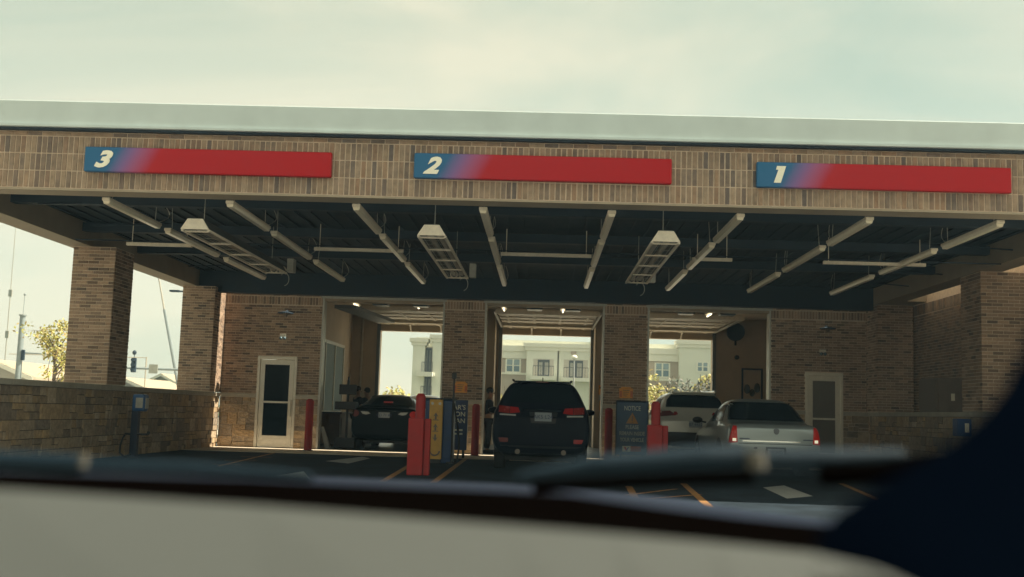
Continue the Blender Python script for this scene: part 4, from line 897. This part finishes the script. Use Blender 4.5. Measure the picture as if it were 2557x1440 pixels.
# left block seen through the left bay
ablock(1026, 1056, 851, A+.0, m_stucco); ablock(1056, 1076, 868, A+2.2, m_recess, 11); ablock(1076, 1135, 843, A, m_stucco)
cornice(1026, 1056, 851, A); cornice(1076, 1135, 843, A)
for (pa, pb, y0, y1) in ((1050, 1077, 866, 930), (1050, 1077, 938, 990)): balcony(pa, pb, y0, y1, A+.9)
x0, x1 = ax(1040), ax(1080)
for yy in (935, 995): z = az(1060, yy); g = MB(); g.box(x0, x1, A-1.3, A+.89, z-.25, z+.2); obj('balcony_slab', g, m_cor, t)
# middle blocks
ablock(1180, 1311, 872, A+1.0, m_bst); cornice(1180, 1310, 872, A+1.0, .9)
ablock(1311, 1388, 864, A, m_stucco); ablock(1388, 1392, 866, A+.6, m_recess); ablock(1392, 1474, 866, A+.05, m_stucco); cornice(1311, 1389, 864, A); cornice(1392, 1473, 866, A+.05)
awin(1258, 1297, 895, 931, A+1.0); g = MB(); g.box(ax(1200), ax(1312), A+.85, A+1.0, az(1280, 935), az(1280, 930)); obj('string_course', g, m_cor, t)
balcony(1328, 1379, 897, 940, A); balcony(1404, 1464, 899, 944, A+.05)
for px in (1428,): g = MB(); g.cyl((ax(px), A+.04, az(px, 881)), (ax(px), A-.06, az(px, 881)), .32, n=16); obj('vent', g, m_bst, t)
# right blocks
ablock(1474, 1482, 850, A-.5, m_cor); ablock(1482, 1600, 866, A, m_stucco)
ablock(1600, 1691, 880, A+1.0, m_bst); cornice(1600, 1690, 880, A+1.0, .9); ablock(1691, 1860, 858, A, m_stucco); cornice(1691, 1860, 858, A)
awin(1632, 1671, 905, 943, A+1.0); awin(1733, 1764, 904, 930, A); awin(1800, 1835, 905, 935, A)
g = MB(); g.box(ax(1610), ax(1690), A+.85, A+1.0, az(1650, 950), az(1650, 944)); obj('string_course', g, m_cor, t)
g = MB(); g.box(ax(1026), ax(1860), A+3, A+14, 0, 9); obj('rear_mass', g, m_stucco, t)

# lamp post in front of the apartments
t = thing('lamp_post', (ax(1429)*.9, A*.9, 0), 'white globe lamp post before the apartment balconies', 'lamp post'); x, y = ax(1430)*.9, A*.9; z = EYE.z+(1036-895)*y/F
g = MB(); g.cyl((x, y, 0), (x, y, z), .09, .06, n=10); obj('post', g, m_white, t); g = MB(); g.sphere((x, y, z+.1), .28, 12, 8, .8); obj('globe', g, m_cream, t, smooth=True)

# ------------------------------------------------------------------ trees and shrubs
def leaf_mat(name, cols): return mat(name, None, .6, var=.25, scale=2, rnd=cols)
m_ly = leaf_mat('yellow green leaves', [(.30,.29,.06), (.38,.34,.08), (.20,.21,.05), (.40,.28,.10), (.30,.29,.08)])
m_ld = leaf_mat('dark leaves', [(.035,.045,.035), (.05,.06,.04), (.025,.035,.03), (.12,.10,.06), (.06,.06,.04)])
m_lo = leaf_mat('autumn leaves', [(.22,.13,.06), (.17,.15,.05), (.26,.17,.08), (.10,.08,.05), (.20,.20,.05)])
m_bark = mat('bark', (.10,.075,.055), .9, var=.3, bump=.5)
def leaves(g, c, r, n, s, rn, sz=1.0):
    for _ in range(n):
        d = Vector((rn.gauss(0,1), rn.gauss(0,1), rn.gauss(0,1))).normalized()*r*rn.random()**.5; p = Vector(c)+Vector((d.x, d.y, d.z*sz))
        u = Vector((rn.uniform(-1,1), rn.uniform(-1,1), rn.uniform(-1,1))).normalized(); v = u.orthogonal().normalized()*s*rn.uniform(.3,.6); u = u*s*rn.uniform(.6,1.2)
        g.add([p-u, p+v, p+u, p-v], [(0,1,2,3)])
def tree(x, y, h, r, m, label, seed, leaf=.16, dens=900, trunk=.35, cat='tree', name='tree', cl=None, spread=1.0, group=None):
    rn = random.Random(seed); t = thing(name, (x, y, 0), label, cat, group); g = MB()
    g.cyl((x, y, 0), (x+rn.uniform(-.1,.1), y, h*.75), .035*h**.7*1.2, .012*h, n=8)
    tips = []
    for i in range(cl or 12):
        z = h*(trunk+(1-trunk)*rn.random()**.8*.75); a = rn.uniform(0, 6.28); l = r*rn.uniform(.45, 1.0)*(1.25-z/h)*spread
        e = Vector((x+l*math.cos(a), y+l*math.sin(a), z+l*rn.uniform(.3,.8))); g.cyl((x, y, z-.1*h), e, .012*h**.7*1.1, .006, n=5); tips.append(e)
        e2 = e+Vector((rn.uniform(-.4,.4)*r, rn.uniform(-.4,.4)*r, rn.uniform(0,.5)*r)); g.cyl(e, e2, .008*h**.6, .004, n=4); tips.append(e2)
    tips.append(Vector((x, y, h*.95)))
    obj('trunk', g, m_bark, t)
    g = MB()
    for e in tips: leaves(g, e, r*rn.uniform(.18,.38), int(dens/len(tips)), leaf, rn, .8)
    obj('crown', g, m, t, recalc=False)
def shrub(x, y, h, r, m, label, seed, leaf=.14, dens=900):
    rn = random.Random(seed); t = thing('shrub', (x, y, 0), label, 'shrub', 'shrubs before the apartments'); g = MB()
    for i in range(7): a = rn.uniform(0,6.28); g.cyl((x, y, 0), (x+r*.5*math.cos(a), y+r*.5*math.sin(a), h*rn.uniform(.6,.9)), .04, .015, n=5)
    obj('stems', g, m_bark, t); g = MB()
    for i in range(16):
        a = rn.uniform(0,6.28); q = r*rn.random()**.5*.8; z = h*rn.uniform(.25,.9)*(1-.3*q/r); leaves(g, (x+q*math.cos(a), y+q*math.sin(a), z), r*.38, dens//16, leaf, rn, .7)
    obj('crown', g, m, t, recalc=False)
def pyx(px, Y): return (px-1352)*Y/F
# saplings at the left beyond the low wall
tree(pyx(130,44)-.1, 44, 4.2, 1.5, m_ly, 'thin sapling with sparse yellow green leaves left of the front pillar', 11, leaf=.085, dens=1700, trunk=.30, cl=22)
for px, Y, h, r, m, lb, sd_ in ((1275, 80, 3.6, 1.6, m_ly, 'yellow green shrub at the left edge of the middle bay view', 1), (1380, 95, 3.9, 1.8, m_lo, 'tan leaved shrub showing over the dark car roof', 2),
        (1635, 70, 4.4, 2.0, m_ly, 'yellow green tree showing left of the right bay view', 3), (1640, 60, 3.0, 2.0, m_lo, 'rust leaved shrub behind the pale silver car', 4), (1690, 62, 2.6, 1.6, m_lo, 'low brownish shrub between the bushes in the right bay', 9),
        (1740, 66, 4.2, 2.2, m_ld, 'dark rounded shrub in the right bay view', 5), (1790, 68, 4.6, 1.6, m_ly, 'yellow topped shrub at the right edge of the right bay view', 6), (1010, 60, 2.6, 1.8, m_ly, 'low yellow green shrub beyond the white car', 7)):
    shrub(pyx(px, Y), Y, h, r, m, lb, sd_, dens=1300)

# ------------------------------------------------------------------ left background: signals, poles, houses, boom
m_pole = mat('weathered grey pole', (.20,.235,.24), .6, var=.12)
def hz(px): return 1034+.031*(px-1352)
def at(px, py, Y): return atY(px, py, Y)
m_wire = mat('thin steel', (.36,.33,.27), .6)
b_ = at(40, 945, 58); tp = at(50, 788, 58)
t = thing('signal_pole', (b_.x, 58, 0), 'thick grey signal pole with small lamp at the far left', 'pole')
g = MB(); g.cyl((b_.x+.1, 58, 0), (b_.x+.1, 58, tp.z), .17, .14, n=14); obj('pole', g, m_pole, t, smooth=True)
g = MB(); g.cyl((b_.x+.1, 58, tp.z), (b_.x+.1, 58, tp.z+.06), .2, .2, n=14); obj('pole_cap', g, m_pole, t)
g = MB(); q = at(50, 735, 58); g.cyl((b_.x+.1, 58, tp.z), (b_.x+.12, 58, q.z), .015, n=6); g.sphere((b_.x+.12, 58, q.z), .07, 8, 6); obj('antenna', g, m_pole, t)
a1 = at(48, 880, 58); a2 = at(128, 884, 58)
g = MB(); g.cyl(a1, a2, .05, .03, n=8); obj('mast_arm', g, m_pole, t)
g = MB(); c = at(60, 878, 58); g.box(c.x-.09, c.x+.09, 57.85, 57.98, c.z-.45, c.z+.1); obj('signal_head', g, m_beam, t, bevel=.03)
t = thing('radio_mast', (0,0,0), 'very tall thin radio mast at the far left', 'mast'); a = at(12, 905, 160); b = at(40, 560, 160); t.location = (a.x, 160, 0); WL[t.name] = Vector((a.x, 160, 0))
g = MB(); g.cyl((a.x, 160, 0), (a.x, 160, b.z), .10, .04, n=6); obj('mast', g, m_wire, t); g = MB(); c = at(22, 740, 160)
for zz in (c.z, c.z-6, c.z-12): g.box(a.x-.25, a.x+.25, 159.9, 160.1, zz, zz+1)
obj('antenna_panel', g, m_wire, t)
# signal mast between the pillars
Y = 62; t = thing('signal_mast', (0,0,0), 'long signal arm with a dark traffic light and blank sign between the pillars', 'traffic signal')
a = at(250, 916, Y); b = at(436, 926, Y); t.location = (b.x+1.2, Y, 0); WL[t.name] = Vector(t.location)
g = MB(); g.cyl((a.x, Y, a.z), (b.x+1.2, Y, a.z-.03), .05, .08, n=10); obj('mast_arm', g, m_pole, t)
g = MB(); g.cyl((b.x+1.2, Y, 0), (b.x+1.2, Y, a.z+.5), .12, n=12); obj('pole', g, m_pole, t)
g = MB(); c = at(337, 905, Y); g.box(c.x-.13, c.x+.13, Y-.25, Y-.06, c.z-.55, c.z+.25); hd = obj('signal_head', g, m_beam, t, bevel=.03)
for k in range(3): g = MB(); g.cyl((c.x-.0, Y-.26, c.z+.12-k*.27), (c.x, Y-.38, c.z+.14-k*.27), .10, .11, n=12); obj('visor', g, m_beam, hd)
g = MB(); c2 = at(336, 880, Y); g.sphere((c2.x, Y, c2.z), .12, 10, 8, 1.1); g.cyl((c2.x, Y, c2.z), (c2.x, Y, c.z+.2), .02, n=6); obj('camera_dome', g, m_beam, t)
g = MB(); c = at(384, 921, Y); g.box(c.x-.25, c.x+.25, Y-.1, Y-.06, c.z-.25, c.z+.25); obj('blank_sign', g, mat('sign back', (.33,.34,.30), .6), t)
Y = 75; t = thing('utility_wire', (0,0,0), 'thin horizontal wire above the traffic light', 'wire'); a = at(315, 892, Y); b = at(366, 893, Y); g = MB(); g.cyl((a.x-8, Y, a.z), (b.x, Y, b.z), .03, n=6); obj('cable', g, m_wire, t)
g = MB(); g.cyl((b.x, Y, 0), (b.x, Y, b.z+.05), .05, n=6); obj('thin_post', g, m_wire, t)
# crane boom
Y = 90; t = thing('crane_boom', (0,0,0), 'slanted crane boom rising between the left pillars', 'crane'); p0 = at(441, 950, Y); p1 = at(410, 772, Y); p2 = at(396, 690, Y); p3 = at(384, 620, Y); t.location = (p0.x, Y, 0); WL[t.name] = Vector(t.location)
g = MB(); g.cyl((p0.x+.6, Y, .8), p1, .16, .11, n=8); obj('lower_boom', g, m_pole, t); g = MB(); g.cyl(p1, p3, .07, .05, n=8); obj('upper_boom', g, m_wire, t)
g = MB(); g.box(p0.x-1.5, p0.x+2.5, Y-1.2, Y+1.2, .5, 1.6); obj('carrier', g, m_yel, t, bevel=.1)
for q in (-1, .6, 2): g = MB(); g.cyl((p0.x+q, Y-1.25, .5), (p0.x+q, Y+1.25, .5), .5, n=16); obj('wheel', g, m_tyre, t)
# street lamp head by the rear pillar
Y = 50; t = thing('street_lamp', (0,0,0), 'street lamp head poking out left of the rear pillar', 'lamp post'); a = at(425, 721, Y); b = at(450, 727, Y); t.location = (b.x+.9, Y, 0); WL[t.name] = Vector(t.location)
g = MB(); g.box(a.x, b.x, Y-.12, Y+.12, b.z-.04, b.z+.05); obj('lamp_head', g, m_beam, t, bevel=.02); g = MB(); g.cyl((b.x, Y, b.z), (b.x+.9, Y, b.z), .04, n=8); obj('arm', g, m_beam, t); g = MB(); g.cyl((b.x+.9, Y, 0), (b.x+.9, Y, b.z), .08, n=10); obj('pole', g, m_beam, t)
# houses
m_hw = mat('house siding', (.36,.345,.29), .8, var=.06); m_hr = mat('tan shingles', (.36,.29,.21), .85, var=.15, scale=6); m_rr = mat('red brown roof', (.24,.10,.06), .85, var=.15)
def house(x0, x1, y0, y1, ze, zr, label, mr, wins=3):
    t = thing('house', ((x0+x1)/2, (y0+y1)/2, 0), label, 'house', 'houses beyond the left side'); xm = (x0+x1)/2
    g = MB(); g.prism([(x0,y0,0),(x1,y0,0),(x1,y0,ze),(xm,y0,zr-.15),(x0,y0,ze)], (0,y1-y0,0)); obj('wall', g, m_hw, t)
    g = MB()
    for s, xa in ((-1, x0), (1, x1)): g.prism([(xm, y0-.4, zr), (xa+s*.5, y0-.4, ze-.15), (xa+s*.5, y0-.4, ze+.03), (xm, y0-.4, zr+.18)], (0, y1-y0+.8, 0))
    obj('roof', g, mr, t)
    g = MB()
    for s, xa in ((-1, x0), (1, x1)): g.prism([(xm, y0-.45, zr-.12), (xa+s*.52, y0-.45, ze-.30), (xa+s*.52, y0-.45, ze+.0), (xm, y0-.45, zr+.14)], (0, .04, 0))
    obj('gable_trim', g, m_cor, t)
    for i in range(wins):
        x = x0+(x1-x0)*(i+1)/(wins+1); g = MB(); g.box(x-.5, x+.5, y0-.06, y0, 1.0, 2.3); f = obj('window', g, m_cor, t); g = MB(); g.box(x-.42, x+.42, y0-.07, y0-.061, 1.08, 2.22); obj('pane', g, m_glassb, f)
def hx(px, Y): return at(px, 930, Y).x
def hzz(px, py, Y): return at(px, py, Y).z
Y = 75
house(hx(-105,Y), hx(38*2-5,Y), Y, Y+10, hzz(75,942,Y), hzz(-15,903,Y), 'pale gabled house at the far left edge', m_hr)
house(hx(-10,95), hx(118,95), 95, 105, hzz(118,948,95), hzz(50,932,95), 'red roofed low house behind the grey signal pole', m_rr, 2)
house(hx(255,100), hx(365,100), 100, 112, hzz(360,972,100), hzz(308,946,100), 'pale gabled house right of the front pillar', m_hr)
house(hx(370,120), hx(440,120), 120, 132, hzz(430,958,120), hzz(395,936,120), 'distant pale house with rounded roof below the signal arm', m_hr, 2)

# ------------------------------------------------------------------ the car the photograph is taken from
t = thing('own_car', (0, .9, 0), 'interior edge of the car the view is taken from, grey dashboard and dark pillar', 'car')
m_dash = mat('grey dashboard vinyl', (.031,.035,.033), .7, var=.04, scale=8, bump=.15, bscale=400)
m_navy = mat('shade navy trim', (.0018,.0042,.010), 1, var=.1, spec=0); m_vblk = mat('matt black trim', (.0012,.0009,.0008), 1, var=.1, spec=0)
def strip(pts_a, da, pts_b, db, thick=.03, dirv=(0,0,-1)):
    """a slab between two outlines, each given in photo pixels at its own distance ahead"""
    g = MB(); A_ = [atY(x, y, d) for (x, y), d in zip(pts_a, da)]; B_ = [atY(x, y, d) for (x, y), d in zip(pts_b, db)]; n = len(A_); dn = Vector(dirv)*thick
    vs = A_+B_+[p+dn for p in A_]+[p+dn for p in B_]; fs = []
    for i in range(n-1): fs += [(i,i+1,n+i+1,n+i), (2*n+i,3*n+i,3*n+i+1,2*n+i+1), (i,2*n+i,2*n+i+1,i+1), (n+i,n+i+1,3*n+i+1,3*n+i)]
    fs += [(0,n,3*n,2*n), (n-1,2*n+n-1,3*n+n-1,n+n-1)]
    g.add(vs, fs); return g
# dashboard top: far edge outline then near edge below the frame
far = [(-500,1195),(0,1220),(640,1262),(1280,1312),(1530,1332),(1780,1354),(2030,1380),(2180,1414),(2290,1455)]
near = [(-500,1700)]*1+[(0,1700),(640,1700),(1280,1700),(1560,1700),(1800,1690),(2000,1680),(2180,1660),(2330,1640)]
obj('dashboard', strip(far, [.86]*9, near, [.44]*9, .04), m_dash, t)
bt = [(-500,1155),(0,1176),(640,1196),(1280,1224),(1430,1234),(1700,1272),(1900,1296),(2060,1310),(2300,1330)]
bb = [(-500,1230),(0,1250),(640,1290),(1280,1340),(1560,1372),(1800,1410),(2000,1440),(2180,1480),(2330,1530)]
obj('windscreen_base_trim', strip(bt, [1.0]*9, bb, [.88]*9, .05), m_vblk, t)
# pillar and door side at the right: a thick shape whose inner edge curves down to the dashboard
edge = [(2590,700),(2577,800),(2550,885),(2508,965),(2450,1040),(2370,1105),(2275,1165),(2165,1225),(2080,1285),(2035,1345),(2045,1385),(2200,1428),(2330,1490)]
outer = [(3000,700),(3000,840),(3000,960),(3000,1040),(3000,1120),(2990,1180),(2960,1240),(2930,1300),(2900,1360),(2880,1420),(2860,1480),(2850,1560),(2850,1680)]
obj('pillar_trim', strip(edge, [.62]*13, outer, [.61]*13, .14, (.62,1,0)), m_navy, t)  # near-black navy: the cabin's shade is put into its base colour
# bonnet seen over the trim
hf = [(-300,1160),(300,1172),(850,1192),(1250,1208),(1430,1220),(1700,1246),(1880,1276),(2040,1294),(2200,1308)]
hn = [(-300,1240),(300,1260),(850,1280),(1250,1300),(1430,1310),(1700,1340),(1880,1360),(2040,1370),(2200,1380)]
obj('bonnet', strip(hf, [2.3]*9, hn, [1.15]*9, .02), mat('deep blue car paint', (.002,.009,.030), .5, coat=.0, var=.03, spec=.2), t)
m_wip = mat('wiper grey blue', (.005,.015,.026), .6, var=.05, spec=.15); m_wlight = mat('pale wiper joint', (.07,.065,.055), .8)
def wiper(pts, r, d, name='wiper'):
    g = MB(); P = [atY(x, y, d) for x, y in pts]
    for i in range(len(P)-1): g.cyl(P[i], P[i+1], r[i], r[i+1], n=12)
    return obj(name, g, m_wip, t, smooth=True)
wiper([(-200,1142),(0,1150),(200,1158)], [.010,.010,.010], 1.15)
wiper([(200,1160),(480,1170),(780,1190)], [.007,.007,.004], 1.15)
wiper([(1290,1190),(1500,1168),(1760,1152),(1860,1150)], [.004,.014,.017,.016], 1.15)
wiper([(1870,1152),(2080,1150),(2260,1140)], [.013,.013,.008], 1.15)
g = MB(); a = atY(210, 1132, 1.13); b = atY(206, 1166, 1.13); g.cyl(a, b, .0045, n=10); obj('wiper_joint', g, m_wlight, t)
g = MB(); a = atY(1886, 1128, 1.13); b = atY(1890, 1172, 1.13); g.cyl(a, b, .010, n=10); obj('wiper_joint', g, m_wlight, t)
g = MB(); P = [atY(x, y, 1.12) for x, y in ((1330,1215),(1500,1206),(1700,1196),(1880,1190))]
for i in range(3): g.cyl(P[i], P[i+1], .006, n=10)
obj('wiper_blade', g, m_vblk, t)
g = MB(); P = [atY(x, y, 1.12) for x, y in ((2050,1186),(2200,1180),(2380,1150))]
for i in range(2): g.cyl(P[i], P[i+1], .010, n=10)
obj('wiper_blade', g, m_vblk, t)
# clear windscreen pane
m_ws = bpy.data.materials.new('clear windscreen'); m_ws.use_nodes = True; n_ = m_ws.node_tree; n_.nodes.clear(); o1 = n_.nodes.new('ShaderNodeOutputMaterial'); o2 = n_.nodes.new('ShaderNodeBsdfTransparent'); o2.inputs[0].default_value = (.97,.98,.96,1); n_.links.new(o2.outputs[0], o1.inputs[0])
g = MB(); g.prism([(-1.0,1.05,1.02),(1.0,1.05,1.02),(.85,.25,1.62),(-.85,.25,1.62)], (0,.004,.004)); obj('windscreen', g, m_ws, t)
# ------------------------------------------------------------------ thin blue haze, added for distance and in place of the windscreen's reflected veil
g = MB(); g.box(-260, 260, -45, 420, -1.2, 62)
m_air = bpy.data.materials.new('veil haze air'); m_air.use_nodes = True; n_ = m_air.node_tree; n_.nodes.clear(); o1 = n_.nodes.new('ShaderNodeOutputMaterial'); o2 = n_.nodes.new('ShaderNodeVolumePrincipled')
o2.inputs['Color'].default_value = (.50,.80,1,1); o2.inputs['Density'].default_value = .00065; o2.inputs['Anisotropy'].default_value = .2; n_.links.new(o2.outputs[0], o1.inputs['Volume'])
obj('haze', g, m_air, stuff=True)
